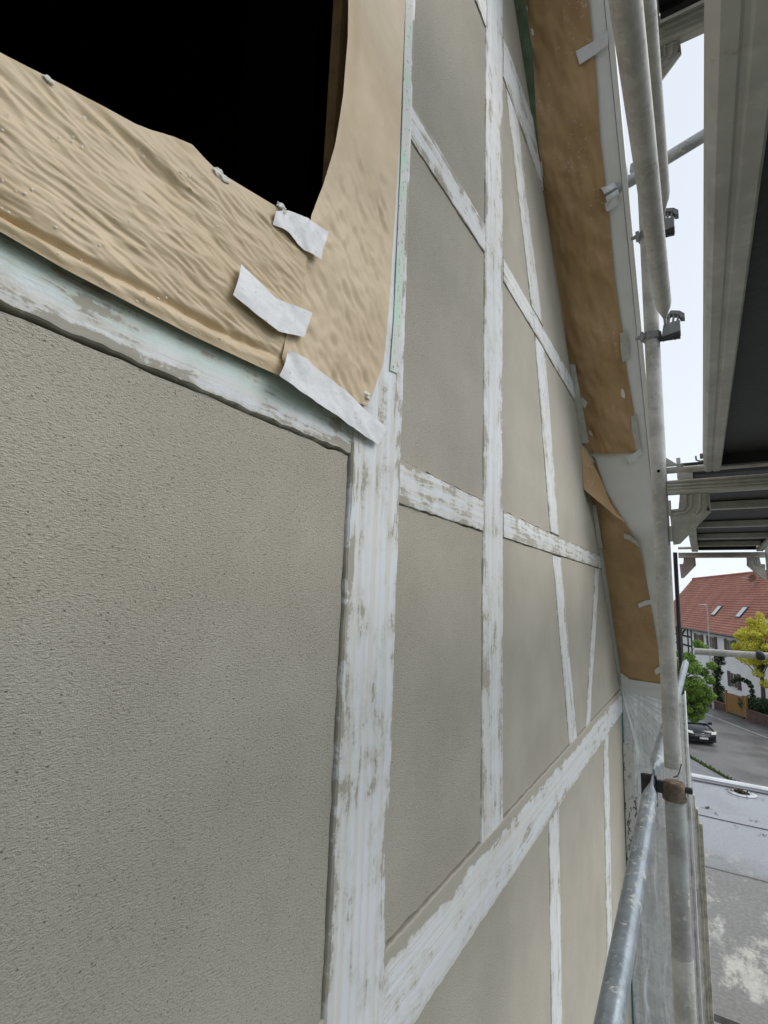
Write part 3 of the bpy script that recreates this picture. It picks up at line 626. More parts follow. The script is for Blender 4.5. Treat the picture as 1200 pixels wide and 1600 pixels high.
# ------------------------------------------------------------------ scaffold
def pole(name, label, pts, r, mat, group='scaffold tubes', seg=22):
    b = MB(); b.tube(pts, r, seg); lo = min(pts, key=lambda q: q[2])
    return tag(b.build(name, mat, None, True, lo), label, 'scaffold tube', group)
def vee(a, b_, r, flat0=True, flat1=True, n=14):
    """points and radii for a tube with flattened ends"""
    a, b_ = Vector(a), Vector(b_); L = (b_-a).length; P, Rr = [], []
    ds = sorted(set([0, 0.02, 0.035, 0.05, 0.075, 0.10, 0.13] + [L*i/n for i in range(1, n)] + [L-0.13, L-0.10, L-0.075, L-0.05, L-0.035, L-0.02, L]))
    for d in ds:
        e = 1.0
        if flat0: e = min(e, max(0, (d-0.03)/0.10))
        if flat1: e = min(e, max(0, (L-d-0.03)/0.10))
        e = e*e*(3-2*e)
        P.append(a.lerp(b_, d/L)); Rr.append((r*(0.22+0.78*e), r*(0.75+0.25*e)))
    return P, Rr
PX, PY = -0.102, 1.915
post = thing('scaffold_post', 'tall plaster-splashed scaffold post standing in front of the overhang', 'scaffold post', (PX, PY, GZ))
b = MB(); b.tube([(PX, PY, -0.50), (PX, PY, 0.365), (PX, PY, 1.3), (PX, PY, 3.4)], 0.0242, 28); b.build('upper_tube', M['galv_worn'], post, True)
b = MB(); b.tube([(PX, PY, -1.02), (PX, PY, -0.55)], 0.0275, 28); b.build('sleeve', M['galv'], post, True)
b = MB(); b.tube([(PX, PY, GZ), (PX, PY, -1.02)], 0.0290, 28); b.build('lower_tube', M['galv_worn'], post, True)
b = MB(); b.tube([(PX, PY, -0.585), (PX, PY, -0.578), (PX, PY, -0.552), (PX, PY, -0.546), (PX, PY, -0.540)], [0.0295, 0.0305, 0.0305, 0.0295, 0.026], 28); b.tube([(PX, PY, -0.592), (PX, PY, -0.582)], 0.0335, 28)
b.build('rusty_band', M['rust'], post, True)
b = MB(); b.tube([(PX, PY, -0.528), (PX+0.012, PY-0.028, -0.515), (PX+0.018, PY-0.03, -0.50), (PX+0.024, PY-0.028, -0.478)], 0.0018, 6); b.build('wire_twist', M['rust'], post, True)
b = MB(); b.obox((PX+0.038, PY, -0.558), Vector((1,0,0)), Vector((0,1,0)), Vector((0,0,1)), 0.011, 0.009, 0.008); b.build('clamp_bolt', M['dark_steel'], post, bevel=0.003)
b = MB(); b.tube([(PX+0.001, PY-0.026, 0.435), (PX+0.001, PY-0.0235, 0.435)], 0.0045, 14); b.build('pin_hole', M['black'], post)
for z in (0.315, 0.23):
    b = MB(); b.tube([(PX+0.027, PY-0.012, z-0.03), (PX+0.027, PY-0.012, z+0.02)], 0.005, 8); b.build('hinge_tab', M['alu_dirty'], post, True)
# coupler plate behind the lower rail
cp = thing('rail_clamp', 'dark steel rail clamp beside the rusty band on the post', 'clamp', (-0.165, 1.93, -0.66))
b = MB(); b.box(-0.196, -0.150, 1.935, 1.945, -0.630, -0.540); b.build('clamp_plate', M['dark_steel'], cp, bevel=0.002)
b = MB(); b.box(-0.188, -0.150, 1.915, 1.935, -0.548, -0.536); b.build('clamp_lip', M['dark_steel'], cp, bevel=0.002)
b = MB(); b.box(-0.149, -0.120, 1.925, 1.945, -0.585, -0.55); b.build('clamp_arm', M['dark_steel'], cp, bevel=0.002)
# rails
P_, R_ = vee((-0.1600, 1.915, -0.548), (-0.161, -0.6, -0.87), 0.0215, True, False)
b = MB(); b.tube(P_, R_, 26); tag(b.build('guard_rail', M['galv_new'], None, True, P_[-1]), 'bluish galvanised guard rail with white splashes in the foreground', 'guard rail', 'scaffold guard rails')
P_, R_ = vee((-0.1570, 1.918, -0.530), (-0.128, 4.78, -0.440), 0.0215, True, True)
b = MB(); b.tube(P_, R_, 22); tag(b.build('guard_rail', M['galv_new'], None, True, P_[0]), 'far galvanised guard rail passing behind the scaffold post', 'guard rail', 'scaffold guard rails')
P_, R_ = vee((-0.058, 1.885, 0.958), (-0.052, -0.9, 0.972), 0.0242, True, True)
b = MB(); b.tube(P_, R_, 26); tag(b.build('guard_rail', M['galv_worn'], None, True, P_[0]), 'thick grey overhead guard rail with flattened end at the lower clamp', 'guard rail', 'scaffold guard rails')
P_, R_ = vee((-0.045, 1.905, 1.365), (-0.036, -0.9, 1.37), 0.0242, True, True)
b = MB(); b.tube(P_, R_, 22); tag(b.build('guard_rail', M['galv_worn'], None, True, P_[0]), 'overhead guard rail behind the thicker one, ending at the upper clamp', 'guard rail', 'scaffold guard rails')
def coupler(z, label):
    t = thing('rail_coupler', label, 'clamp', (PX, PY, z-0.04), 'rail couplers on the scaffold post')
    b = MB(); b.tube([(PX, PY, z-0.016), (PX, PY, z-0.012), (PX, PY, z+0.012), (PX, PY, z+0.016)], [0.026, 0.030, 0.030, 0.026], 22); b.build('clamp_ring', M['cast'], t, True)
    b = MB(); b.tube([(PX-0.024, PY-0.012, z), (PX-0.036, PY-0.018, z-0.001), (PX-0.052, PY-0.018, z-0.004)], [0.012, 0.008, 0.005], 10); b.build('bolt', M['cast'], t, True)
    b = MB(); b.obox((PX-0.030, PY-0.016, z), Vector((1,0,0)), Vector((0,1,0)), Vector((0,0,1)), 0.006, 0.012, 0.015); b.build('nut', M['cast'], t, bevel=0.002)
    b = MB(); b.prism([Vector((PX+0.03, PY-0.03, z-0.020)), Vector((PX+0.088, PY-0.03, z-0.012)), Vector((PX+0.088, PY-0.03, z+0.030)), Vector((PX+0.038, PY-0.03, z+0.026))], Vector((0, 0.045, 0))); b.build('wedge_housing', M['cast'], t, bevel=0.003)
    b = MB()
    b.prism([Vector((PX+0.042, PY-0.026, z+0.048)), Vector((PX+0.062, PY-0.026, z+0.072)), Vector((PX+0.088, PY-0.026, z+0.064)), Vector((PX+0.102, PY-0.026, z+0.050)), Vector((PX+0.102, PY-0.026, z+0.036)), Vector((PX+0.09, PY-0.026, z+0.038)), Vector((PX+0.084, PY-0.026, z+0.052)), Vector((PX+0.062, PY-0.026, z+0.060)), Vector((PX+0.048, PY-0.026, z+0.046))], Vector((0, 0.03, 0)))
    for k in range(3): b.prism([Vector((PX+0.048+0.014*k, PY-0.024, z+0.026)), Vector((PX+0.054+0.014*k, PY-0.024, z+0.026)), Vector((PX+0.060+0.013*k, PY-0.024, z+0.058)), Vector((PX+0.055+0.013*k, PY-0.024, z+0.056))], Vector((0, 0.02, 0)))
    b.build('wedge_guard', M['cast'], t)
    b = MB(); b.tube([Vector((PX+0.070+0.007*math.cos(a), PY-0.01, z-0.022+0.008*math.sin(a))) for a in [math.pi*(1.0+1.0*i/8) for i in range(9)]], 0.0018, 6); b.build('ring', M['cast'], t, True)
    b = MB(); b.prism([Vector((PX+0.02, PY-0.028, z-0.022)), Vector((PX+0.086, PY-0.028, z-0.026)), Vector((PX+0.086, PY-0.028, z-0.0135)), Vector((PX+0.03, PY-0.028, z-0.0205))], Vector((0, 0.03, 0))); b.build('arm', M['dark_steel'], t)
coupler(0.925, 'lower grey wedge clamp on the scaffold post beside the sky')
coupler(1.318, 'upper grey wedge clamp partly behind the overhead guard rail')
# wall tie tube
A0 = soff(948, 305, 0.005); B0 = at(1100, 212, 2.62); dr = (B0-A0).normalized()
pole('scaffold_tube', 'grey tie tube sticking through tape into the overhang paper', [A0 - dr*0.012, A0 + dr*0.3, A0 + dr*1.2], 0.029, M['galv'])
b = MB(); q = []; 
for k in range(26):
    a = -0.4 + 2*math.pi*k/25*0.95; q.append(a)
ax = dr.cross(Vector((0, 0, 1))).normalized(); bx = ax.cross(dr)
vs, fs = [], []
for i, a in enumerate(q):
    rr = 0.036 + 0.003*math.sin(a*3); c = ax*rr*math.cos(a) + bx*rr*math.sin(a)
    vs += [A0 - dr*0.022 + c*1.25, A0 + dr*0.01 + c*1.05, A0 + dr*0.045 + c]
for i in range(len(q)-1):
    for j in range(2): fs.append((i*3+j, i*3+j+1, i*3+j+4, i*3+j+3))
o = mk('tape_collar', vs, fs, M['mtape'], None, None, True, A0); o.modifiers.new('th', 'SOLIDIFY').thickness = 0.001
tag(o, 'white tape collar wrapped round the tie tube at the overhang paper', 'tape')
strip_tape('white tape scrap under the taped tie tube on the overhang', [(944, 318), (955, 312), (964, 308)], [(948, 330), (957, 326), (966, 318)], 0.024, 0.002, 12.0, **SO)
c0 = soff(988, 260, 0.0)
tc = thing('tube_coupler', 'small dark coupler between the overhang edge and the guard rail', 'clamp', A0 + dr*0.15)
b = MB(); pc = A0 + dr*0.155; b.obox(pc + Vector((0, 0, 0.035)), dr, ax, bx, 0.018, 0.028, 0.035); b.build('coupler_body', M['cast'], tc, bevel=0.005)
b = MB(); b.tube([pc + Vector((0, -0.03, 0.05)), pc + Vector((0, -0.055, 0.055))], 0.007, 8); b.build('bolt', M['cast'], tc, True)

def gusset(parent, corner_x, sgn, y, ztop, mat, k=1.0):
    """corner bracket under a transom: plate with an open corner and pressed ribs; corner_x at the post"""
    X = lambda dx: corner_x + sgn*dx*k
    Zt = ztop
    b = MB(); th = Vector((0, 0.010, 0))
    pl = [(0.036, 0), (0.118, 0), (0.120, -0.062*k), (0.030, -0.163*k), (0.010, -0.166*k), (0.004, -0.052*k), (0.030, -0.050*k)]
    b.prism([Vector((X(dx), y-0.005, Zt+dz)) for dx, dz in pl], th); o = b.build('gusset_plate', mat, parent, bevel=0.0015)
    for nm, pts in (('rib', [(0.110, -0.002), (0.112, -0.060*k), (0.022, -0.158*k)]), ('rib', [(0.092, -0.002), (0.090, -0.050*k), (0.080, -0.066*k)]), ('rib', [(0.068, -0.002), (0.066, -0.045*k), (0.050, -0.062*k), (0.010, -0.066*k)]), ('rib', [(0.052, -0.002), (0.051, -0.040*k), (0.042, -0.052*k), (0.010, -0.054*k)])):
        bb = MB(); bb.tube([Vector((X(dx), y-0.006, Zt+dz)) for dx, dz in pts], (0.0045), 8); bb.build('rib', mat, parent, True)
def transom(name, label, y, x0, x1, zb_, zt, mats, both, parent_group):
    t = thing(name, label, 'scaffold frame', (x0, y, zb_-0.17), parent_group)
    b = MB(); h = zt-zb_
    b.box(x0, x1, y-0.010, y+0.020, zb_, zt)
    b.build('transom_web', mats, t, bevel=0.002)
    for k in range(4):
        bb = MB(); z = zb_ + h*(0.10 + 0.27*k); bb.tube([(x0+0.002, y-0.011, z), (x1-0.002, y-0.011, z)], 0.0048 if k else 0.008, 8); bb.build('transom_rib', mats, t, True)
    b = MB(); b.tube([(x0, y+0.012, zt+0.040), (x1, y+0.012, zt+0.040)], 0.011, 12); b.build('top_chord', mats, t, True)
    gusset(t, x0, 1, y, zb_-0.002, mats)
    if both: gusset(t, x1, -1, y, zb_-0.002, mats)
    return t
FRG = 'scaffold frames'
tr = transom('transom_assembly', 'ribbed transom frame with corner gusset at the near end of the deck', PY, PX+0.022, PX+0.60, 0.358, 0.402, M['alu_dirty'], True, FRG)
b = MB(); b.prism([Vector((PX+0.018, PY, 0.455)), Vector((PX+0.075, PY, 0.455)), Vector((PX+0.05, PY, 0.463)), Vector((PX+0.018, PY, 0.49))], Vector((0, 0.012, 0))); b.build('weld_plate', M['alu_dirty'], tr)
b = MB(); b.tube([(PX+0.62, PY, GZ), (PX+0.62, PY, 3.4)], 0.0242, 20); b.build('outer_post', M['galv'], tr, True)
tr2 = transom('transom_assembly', 'distant transom frame with two corner gussets framing the sky above the house', 4.85, -0.145, 0.43, 0.375, 0.415, M['alu_dirty'], True, FRG)
b = MB(); b.tube([(0.452, 4.85, GZ), (0.452, 4.85, 2.2)], 0.0225, 18); b.build('outer_post', M['galv'], tr2, True)
b = MB(); b.tube([(-0.168, 4.85, GZ), (-0.168, 4.85, 0.418)], 0.016, 18); b.build('inner_post', M['dark_steel'], tr2, True)
tr3 = transom('transom_assembly', 'highest transom frame with gusset at the top edge of the picture', PY, PX+0.022, PX+0.60, 2.082, 2.185, M['alu_dirty'], True, FRG)
# decks
DG = 'scaffold decks'
def deck(name, label, x0, x1, y0, y1, z, ribs, beam=0.045, bh=0.075):
    t = thing(name, label, 'scaffold deck', (x0, y0, z), DG)
    for xa, sg in ((x0, 1), (x1, -1)):
        b = MB(); c = [(0, 0.006), (0.006, 0), (beam*0.40, 0), (beam*0.46, 0.0025), (beam*0.54, 0.0025), (beam*0.60, 0), (beam-0.003, 0), (beam, 0.004), (beam, 0.02), (0.012, 0.022), (0.012, bh), (0, bh)]
        b.prism([Vector((xa+sg*dx, y0, z+dz)) for dx, dz in c], Vector((0, y1-y0, 0))); b.build('side_beam', M['alu'], t)
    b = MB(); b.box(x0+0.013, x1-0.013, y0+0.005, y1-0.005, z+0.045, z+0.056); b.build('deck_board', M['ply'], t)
    for y in ribs:
        b = MB(); b.box(x0+beam+0.001, x1-beam-0.001, y-0.016, y+0.016, z+0.008, z+0.043); b.build('cross_rib', M['alu'], t, bevel=0.003)
    for y in (y0+0.006, y1-0.03):
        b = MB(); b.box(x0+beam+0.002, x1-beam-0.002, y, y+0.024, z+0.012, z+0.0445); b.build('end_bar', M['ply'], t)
    return t
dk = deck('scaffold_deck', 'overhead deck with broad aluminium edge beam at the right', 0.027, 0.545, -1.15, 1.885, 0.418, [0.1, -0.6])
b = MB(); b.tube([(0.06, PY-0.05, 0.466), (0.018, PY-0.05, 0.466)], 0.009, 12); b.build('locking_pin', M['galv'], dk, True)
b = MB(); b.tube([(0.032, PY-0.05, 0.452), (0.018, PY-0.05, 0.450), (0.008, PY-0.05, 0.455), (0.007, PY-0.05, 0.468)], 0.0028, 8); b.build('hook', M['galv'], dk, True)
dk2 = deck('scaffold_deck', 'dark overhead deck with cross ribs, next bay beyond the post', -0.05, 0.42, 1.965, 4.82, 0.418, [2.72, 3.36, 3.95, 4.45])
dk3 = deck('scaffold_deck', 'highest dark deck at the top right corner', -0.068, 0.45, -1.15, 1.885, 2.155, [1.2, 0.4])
rl = thing('end_rail', 'horizontal grey tube across the view of the house', 'scaffold tube', (-0.07, 4.70, -0.37), 'scaffold tubes')
b = MB(); b.tube([(-0.068, 4.70, -0.354), (1.3, 4.70, -0.335)], 0.0242, 20); b.build('tube', M['galv_worn'], rl, True)
b = MB(); b.tube([(0.315, 4.70, -0.349), (0.325, 4.70, -0.349), (0.355, 4.70, -0.349), (0.365, 4.70, -0.348)], [0.028, 0.034, 0.034, 0.028], 18); b.tube([(0.34, 4.66, -0.35), (0.34, 4.74, -0.35)], 0.012, 8); b.build('coupler', M['dark_steel'], rl, True)

# ------------------------------------------------------------------ flat-roofed annex below
TZ = -3.0
an = thing('flat_roof_annex', 'annex with wet grey flat roof spattered with plaster, beyond the post', 'building', (1.5, 8.0, GZ))
kk = NT('roof_membrane'); o_ = kk.obj(); a1 = kk.noise(o_, 1.3, 6, 0.65, 0.6); a2 = kk.noise(kk.mapping(o_, scale=(1.6, 0.7, 1)), 2.2, 7, 0.7, 0.15); a3 = kk.noise(o_, 30, 4, 0.6)
yy = kk.sep(o_)[1]
near = kk.ss(kk.math('ADD', yy, kk.math('MULTIPLY', kk.math('SUBTRACT', a1, 0.5), 2.4)), -0.7, 0.3, 1, 0)
colr = kk.mix(kk.ss(a3, 0.3, 0.7), (0.19, 0.195, 0.212), (0.24, 0.246, 0.262))
colr = kk.mix(near, colr, kk.mix(kk.ss(a3, 0.35, 0.7), (0.13, 0.128, 0.118), (0.19, 0.185, 0.17)))
spill = kk.math('MULTIPLY', kk.ss(a2, 0.50, 0.64), near)
colr = kk.mix(kk.math('MULTIPLY', spill, 0.9), colr, kk.mix(kk.ss(a3, 0.3, 0.7), (0.36, 0.345, 0.305), (0.45, 0.435, 0.39)))
M['membrane'] = kk.fin(colr, kk.math('ADD', kk.math('MULTIPLY', near, 0.30), kk.ss(a1, 0.35, 0.65, 0.12, 0.36)), kk.bump(kk.math('ADD', kk.math('MULTIPLY', a3, 0.4), spill), 0.5, 0.01))
M['white_wall'] = mat_flat('white_render', (0.72, 0.72, 0.70), 0.9, 0.1, 2, 0.3)
M['trim'] = mat_metal('edge_trim', (0.62, 0.63, 0.64), (0.50, 0.51, 0.52), 0.4, 0.4, 0, 0.3)
b = MB(); b.box(-0.9, 3.4, FY+0.26, 11.0, GZ, TZ-0.05); b.build('wall', M['white_wall'], an)
b = MB(); b.box(-0.88, 3.42, FY+0.25, 11.05, TZ-0.05, TZ); b.build('roof_membrane', M['membrane'], an)
b = MB(); b.box(-0.95, 3.5, 11.05, 11.18, TZ-0.10, TZ+0.05); b.box(-0.95, 3.5, 11.0, 11.05, TZ+0.001, TZ+0.045); b.build('edge_trim', M['trim'], an, bevel=0.008)
b = MB(); b.box(-0.95, 3.5, 10.90, 11.0, TZ+0.001, TZ+0.022); b.build('trim_foot', M['forecourt'], an, bevel=0.006)
for y0_, y1_, dyy in ((9.25, 9.20, 0.03), (7.55, 7.6, 0.025)):
    b = MB(); n = 40
    pts = [Vector((-0.86 + 4.2*i/n, y0_ + (y1_-y0_)*i/n + 0.01*fbm(Vector((i*0.4, y0_, 0)), 3), TZ+0.002)) for i in range(n+1)]
    for p, q in zip(pts, pts[1:]): b.add([p, q, q+Vector((0, dyy, 0)), p+Vector((0, dyy, 0)), p+Vector((0, dyy*0.3, 0.008)), q+Vector((0, dyy*0.3, 0.008))], [(0, 1, 5, 4), (4, 5, 2, 3)])
    b.build('membrane_seam', M['dark_steel'] if y0_ > 9 else M['membrane'], an)
dc = atz(1160, 1240, TZ)
b = MB(); n = 28; ring = []
for rr, z in ((0.02, -0.02), (0.085, -0.004), (0.11, 0.010), (0.17, 0.012), (0.20, 0.003)):
    ring.append([dc + Vector((rr*math.cos(2*math.pi*i/n), rr*0.9*math.sin(2*math.pi*i/n), z+0.004)) for i in range(n)])
vs = [v for r in ring for v in r]; fs = []
for j in range(4):
    for i in range(n): fs.append((j*n+i, j*n+(i+1) % n, (j+1)*n+(i+1) % n, (j+1)*n+i))
mk('drain_collar', vs, fs, M['trim'], an, None, True)
b = MB(); b.add([dc + Vector((0.105*math.cos(2*math.pi*i/n), 0.095*math.sin(2*math.pi*i/n), 0.016)) for i in range(n)], [list(range(n))]); b.build('drain_hole', M['dark_steel'], an)
M['deadleaf'] = mat_leaf('dead_leaves', (0.07, 0.045, 0.03), (0.03, 0.022, 0.016), (0.11, 0.06, 0.035))
b = MB()
for i in range(190):
    a, r = random.uniform(0, 6.28), abs(random.gauss(0, 0.085))
    p = dc + Vector((-0.03 + r*1.25*math.cos(a), r*0.7*math.sin(a), 0.020 + random.uniform(0, 0.03))); s = random.uniform(0.012, 0.034)
    d1 = Vector((random.gauss(0, 1), random.gauss(0, 1), random.gauss(0, 0.4))).normalized()*s; d2 = d1.cross(Vector((0, 0, 1))).normalized()*s*0.5
    b.add([p-d1, p+d2, p+d1, p-d2], [(0, 1, 2, 3)])
tag(b.build('dead_leaves', M['deadleaf'], None, loc=dc), 'clump of dark dead leaves caught in the roof drain', 'leaves', kind='stuff')
b = MB()
for (x, y, k_) in ((1105, 1262, 26), (1180, 1282, 8), (1150, 1292, 6), (1190, 1305, 10), (1120, 1270, 5)):
    for i in range(k_):
        p = atz(x + random.gauss(0, 4), y + random.gauss(0, 1.5), TZ+0.008) ; s = random.uniform(0.008, 0.022)
        d1 = Vector((random.gauss(0, 1), random.gauss(0, 1), random.gauss(0, 0.3))).normalized()*s; d2 = d1.cross(Vector((0, 0, 1))).normalized()*s*0.5
        b.add([p-d1, p+d2, p+d1, p-d2], [(0, 1, 2, 3)])
tag(b.build('roof_litter', M['deadleaf']), 'scattered bits of dark litter on the wet flat roof', 'litter', kind='stuff')

# ------------------------------------------------------------------ the house across the street
E1 = Vector((-1.885, 74.5, 0)); F = Vector((0.3053, -0.9523, 0)); Pp = Vector((0.9523, 0.3053, 0))
EZ, RZ, HD = -2.72, 3.65, 4.8
def hp(t, h, z): p = E1 + F*t + Pp*h; return Vector((p.x, p.y, z))
hs_ = thing('white_house', 'white house with red tiled roof and dark shutters across the street', 'building', hp(6, HD, GZ))
M['house_wall'] = mat_flat('house_render', (0.74, 0.74, 0.73), 0.9, 0.06, 0.8, 0.2)
kk = NT('red_tiles'); o_ = kk.obj(); r1 = kk.noise(o_, 0.5, 4, 0.6); r2 = kk.noise(o_, 7, 3, 0.6)
u_ = kk.math('MULTIPLY', kk.math('ADD', kk.math('MULTIPLY', kk.sep(o_)[0], F.x), kk.math('MULTIPLY', kk.sep(o_)[1], F.y)), 1/0.23)
wv = kk.math('ABSOLUTE', kk.math('SINE', kk.math('MULTIPLY', u_, math.pi)))
M['tiles'] = kk.fin(kk.mix(kk.ss(r2, 0.35, 0.7), kk.mix(kk.ss(r1, 0.35, 0.65), (0.33, 0.115, 0.078), (0.45, 0.19, 0.125)), (0.27, 0.10, 0.075)), 0.75, kk.bump(wv, 0.8, 0.05))
M['shutter'] = mat_flat('brown_shutter', (0.07, 0.03, 0.026), 0.6, 0.2, 5, 0.1)
M['glass'] = mat_flat('window_glass', (0.10, 0.10, 0.10), 0.12, 0.3, 2, 0)
M['frame_w'] = mat_flat('cream_frame', (0.62, 0.58, 0.48), 0.6, 0.1, 5, 0.1)
M['oldtimber'] = mat_flat('old_timber', (0.035, 0.028, 0.024), 0.8, 0.3, 6, 0.2)
T0, T1 = -11.9, 27.0
b = MB()
b.prism([hp(1.35, 0.25, GZ), hp(T1-0.4, 0.25, GZ), hp(T1-0.4, 2*HD-0.25, GZ), hp(1.35, 2*HD-0.25, GZ)], Vector((0, 0, EZ-GZ+0.25)))
b.build('wall', M['house_wall'], hs_)
b = MB(); b.prism([hp(T0+0.4, 0.27, GZ), hp(1.345, 0.27, GZ), hp(1.345, 2*HD-0.27, GZ), hp(T0+0.4, 2*HD-0.27, GZ)], Vector((0, 0, EZ-GZ+0.2))); b.build('timbered_wall', M['house_wall'], hs_)
for (ta, za, tb, zb2) in [(1.2, -6.5, 1.2, EZ+0.1), (-0.1, -6.5, -0.1, EZ+0.1), (-2.4, -6.5, -2.4, EZ+0.1), (-4.5, -6.5, -4.5, EZ+.1), (-5, -3.9, 1.2, -3.9), (-5, -5.0, 1.2, -5.0), (-2.3, -3.8, -0.2, EZ+0.1)]:
    pa, pb = hp(ta, 0.23, za), hp(tb, 0.23, zb2); d = (pb-pa).normalized(); nn = d.cross(Pp).normalized()
    b = MB(); b.obox((pa+pb)/2, d, nn, Pp, (pb-pa).length/2, 0.10, 0.05); b.build('timber', M['oldtimber'], hs_)
# roof: stepped courses of tiles on both slopes, gable ends closed
rise = RZ-EZ; NC = 26; roof = MB(); ov = 0.45
for k in range(NC):
    a0, a1 = k/NC, (k+1)/NC + 0.004
    h0, h1 = -ov + (HD+ov)*a0, -ov + (HD+ov)*a1; z0 = EZ - 0.12 + (rise+0.12)*a0; z1 = EZ - 0.12 + (rise+0.12)*a1
    roof.add([hp(T0, h0, z0-0.04), hp(T1, h0, z0-0.04), hp(T1, h0, z0+0.11), hp(T0, h0, z0+0.11), hp(T0, h1, z1+0.0), hp(T1, h1, z1+0.0)], [(0, 1, 2, 3), (3, 2, 5, 4)])
rf = roof.build('roof', M['tiles'], hs_)
b = MB(); b.prism([hp(T0, HD, RZ), hp(T1, HD, RZ), hp(T1, 2*HD+ov, EZ-0.12), hp(T0, 2*HD+ov, EZ-0.12)], Vector((0, 0, 0.05))); b.build('rear_roof', M['tiles'], hs_)
for tt_ in (T0+0.4, T1-0.6):
    b = MB(); b.prism([hp(tt_, 0.3, EZ+0.15), hp(tt_, 2*HD-0.3, EZ+0.15), hp(tt_, HD, RZ-0.1)], F*0.2); b.build('gable_end', M['house_wall'], hs_)
b = MB(); b.tube([hp(T0, HD, RZ+0.03), hp(T1, HD, RZ+0.03)], 0.14, 10); b.build('ridge_tiles', M['tiles'], hs_, True)
b = MB(); b.tube([hp(0.0, -ov-0.08, EZ-0.16), hp(T1, -ov-0.08, EZ-0.16)], 0.085, 10); b.build('gutter', M['dark_steel'], hs_, True)
b = MB(); b.prism([hp(T0, -ov+0.03, EZ-0.19), hp(T1, -ov+0.03, EZ-0.19), hp(T1, 0.26, EZ-0.16), hp(T0, 0.26, EZ-0.16)], Vector((0, 0, 0.04))); b.build('eave_boarding', M['oldtimber'], hs_)
def house_window(t0, t1, z0, z1, half):
    t = MB(); sw = (t1-t0)*0.25
    fr = MB(); a, c = t0+sw, t1-sw
    fr.prism([hp(a, 0.235, z0), hp(c, 0.235, z0), hp(c, 0.235, z1), hp(a, 0.235, z1)], -Pp*0.05); wobj = fr.build('window', M['frame_w'], hs_)
    for q in (0, 1):
        g = MB(); u0, u1 = a + 0.07 + q*(c-a)/2, a + (q+1)*(c-a)/2 - 0.05
        g.prism([hp(u0, 0.182, z0+0.07), hp(u1, 0.182, z0+0.07), hp(u1, 0.182, z1-0.07), hp(u0, 0.182, z1-0.07)], -Pp*0.012); g.build('pane', M['glass'], wobj)
    for u0, u1 in ((t0, a-0.02), (c+0.02, t1)):
        s_ = MB(); s_.prism([hp(u0, 0.24, z0-0.04), hp(u1, 0.24, z0-0.04), hp(u1, 0.24, z1+0.03), hp(u0, 0.24, z1+0.03)], -Pp*0.07); s_.build('shutter', M['shutter'], hs_)
    sl = MB(); sl.prism([hp(a-0.05, 0.235, z0-0.09), hp(c+0.05, 0.235, z0-0.09), hp(c+0.05, 0.235, z0-0.03), hp(a-0.05, 0.235, z0-0.03)], -Pp*0.10); sl.build('sill', M['frame_w'], wobj)
for (t0, t1, z0, z1) in [(2.3, 5.2, -4.65, -3.37), (6.3, 9.2, -4.62, -3.35), (11.2, 14.0, -4.6, -3.33), (17.0, 19.8, -4.6, -3.33), (11.5, 14.5, -7.85, -6.45), (20.5, 23.3, -7.6, -6.4)]:
    house_window(t0, t1, z0, z1, True)
def slope_pt(t, a, up_): # point on the roof slope
    q = hp(t, -ov + (HD+ov)*a, EZ-0.12 + (rise+0.12)*a); nrm = (-Pp*rise + Vector((0, 0, HD))).normalized(); return q + nrm*up_
def on_slope(x, y):
    n_ = (-Pp*rise + Vector((0, 0, HD+ov))).normalized(); p0 = hp(0, -ov, EZ-0.12); r = ray(x, y); q = r*(p0.dot(n_)/r.dot(n_)); return (q-E1).dot(F), (q.z-(EZ-0.12))/(rise+0.12)
M['skyglass'] = mat_flat('skylight_glass', (0.45, 0.50, 0.52), 0.08, 0.05, 2, 0)
for (x, y) in ((1121.5, 955), (1161, 957.5)):
    t_, a_ = on_slope(x, y); dw, da = 0.55, 0.085
    c_ = [slope_pt(t_-dw, a_-da, 0.05), slope_pt(t_+dw, a_-da, 0.05), slope_pt(t_+dw, a_+da, 0.05), slope_pt(t_-dw, a_+da, 0.05)]
    nn = (-Pp*rise + Vector((0, 0, HD))).normalized()
    b = MB(); b.prism(c_, nn*0.09); sk = b.build('skylight', M['dark_steel'], hs_)
    cc = sum(c_, Vector())/4
    b = MB(); b.prism([cc + (q-cc)*0.84 + nn*0.085 for q in c_], nn*0.02); b.build('pane', M['skyglass'], sk)
# satellite dish on the roof
t_, a_ = on_slope(1179, 917); base = slope_pt(t_, a_, 0.05)
b = MB(); b.tube([base, base+Vector((0, 0, 1.0))], 0.04, 8); b.tube([base+Vector((0, 0, 0.75)), base+Vector((-0.9, -0.2, 0.9))], 0.03, 8); dm = b.build('dish_mast', M['galv'], hs_, True)
b = MB(); n = 18; dcn = base+Vector((0, -0.2, 0.8)); dn = Vector((-0.55, -0.75, 0.35)).normalized(); dx_ = dn.cross(Vector((0, 0, 1))).normalized(); dy_ = dx_.cross(dn)
vs = [dcn]; fs = []
for j, (rr, o) in enumerate(((0.22, 0.03), (0.42, 0.10))):
    for i in range(n): vs.append(dcn + dx_*rr*math.cos(6.2832*i/n) + dy_*rr*math.sin(6.2832*i/n) + dn*o)
fs = [(0, 1+i, 1+(i+1) % n) for i in range(n)] + [(1+i, 1+(i+1) % n, 1+n+(i+1) % n, 1+n+i) for i in range(n)]
mk('dish', vs, fs, M['rooftile'], dm, None, True)
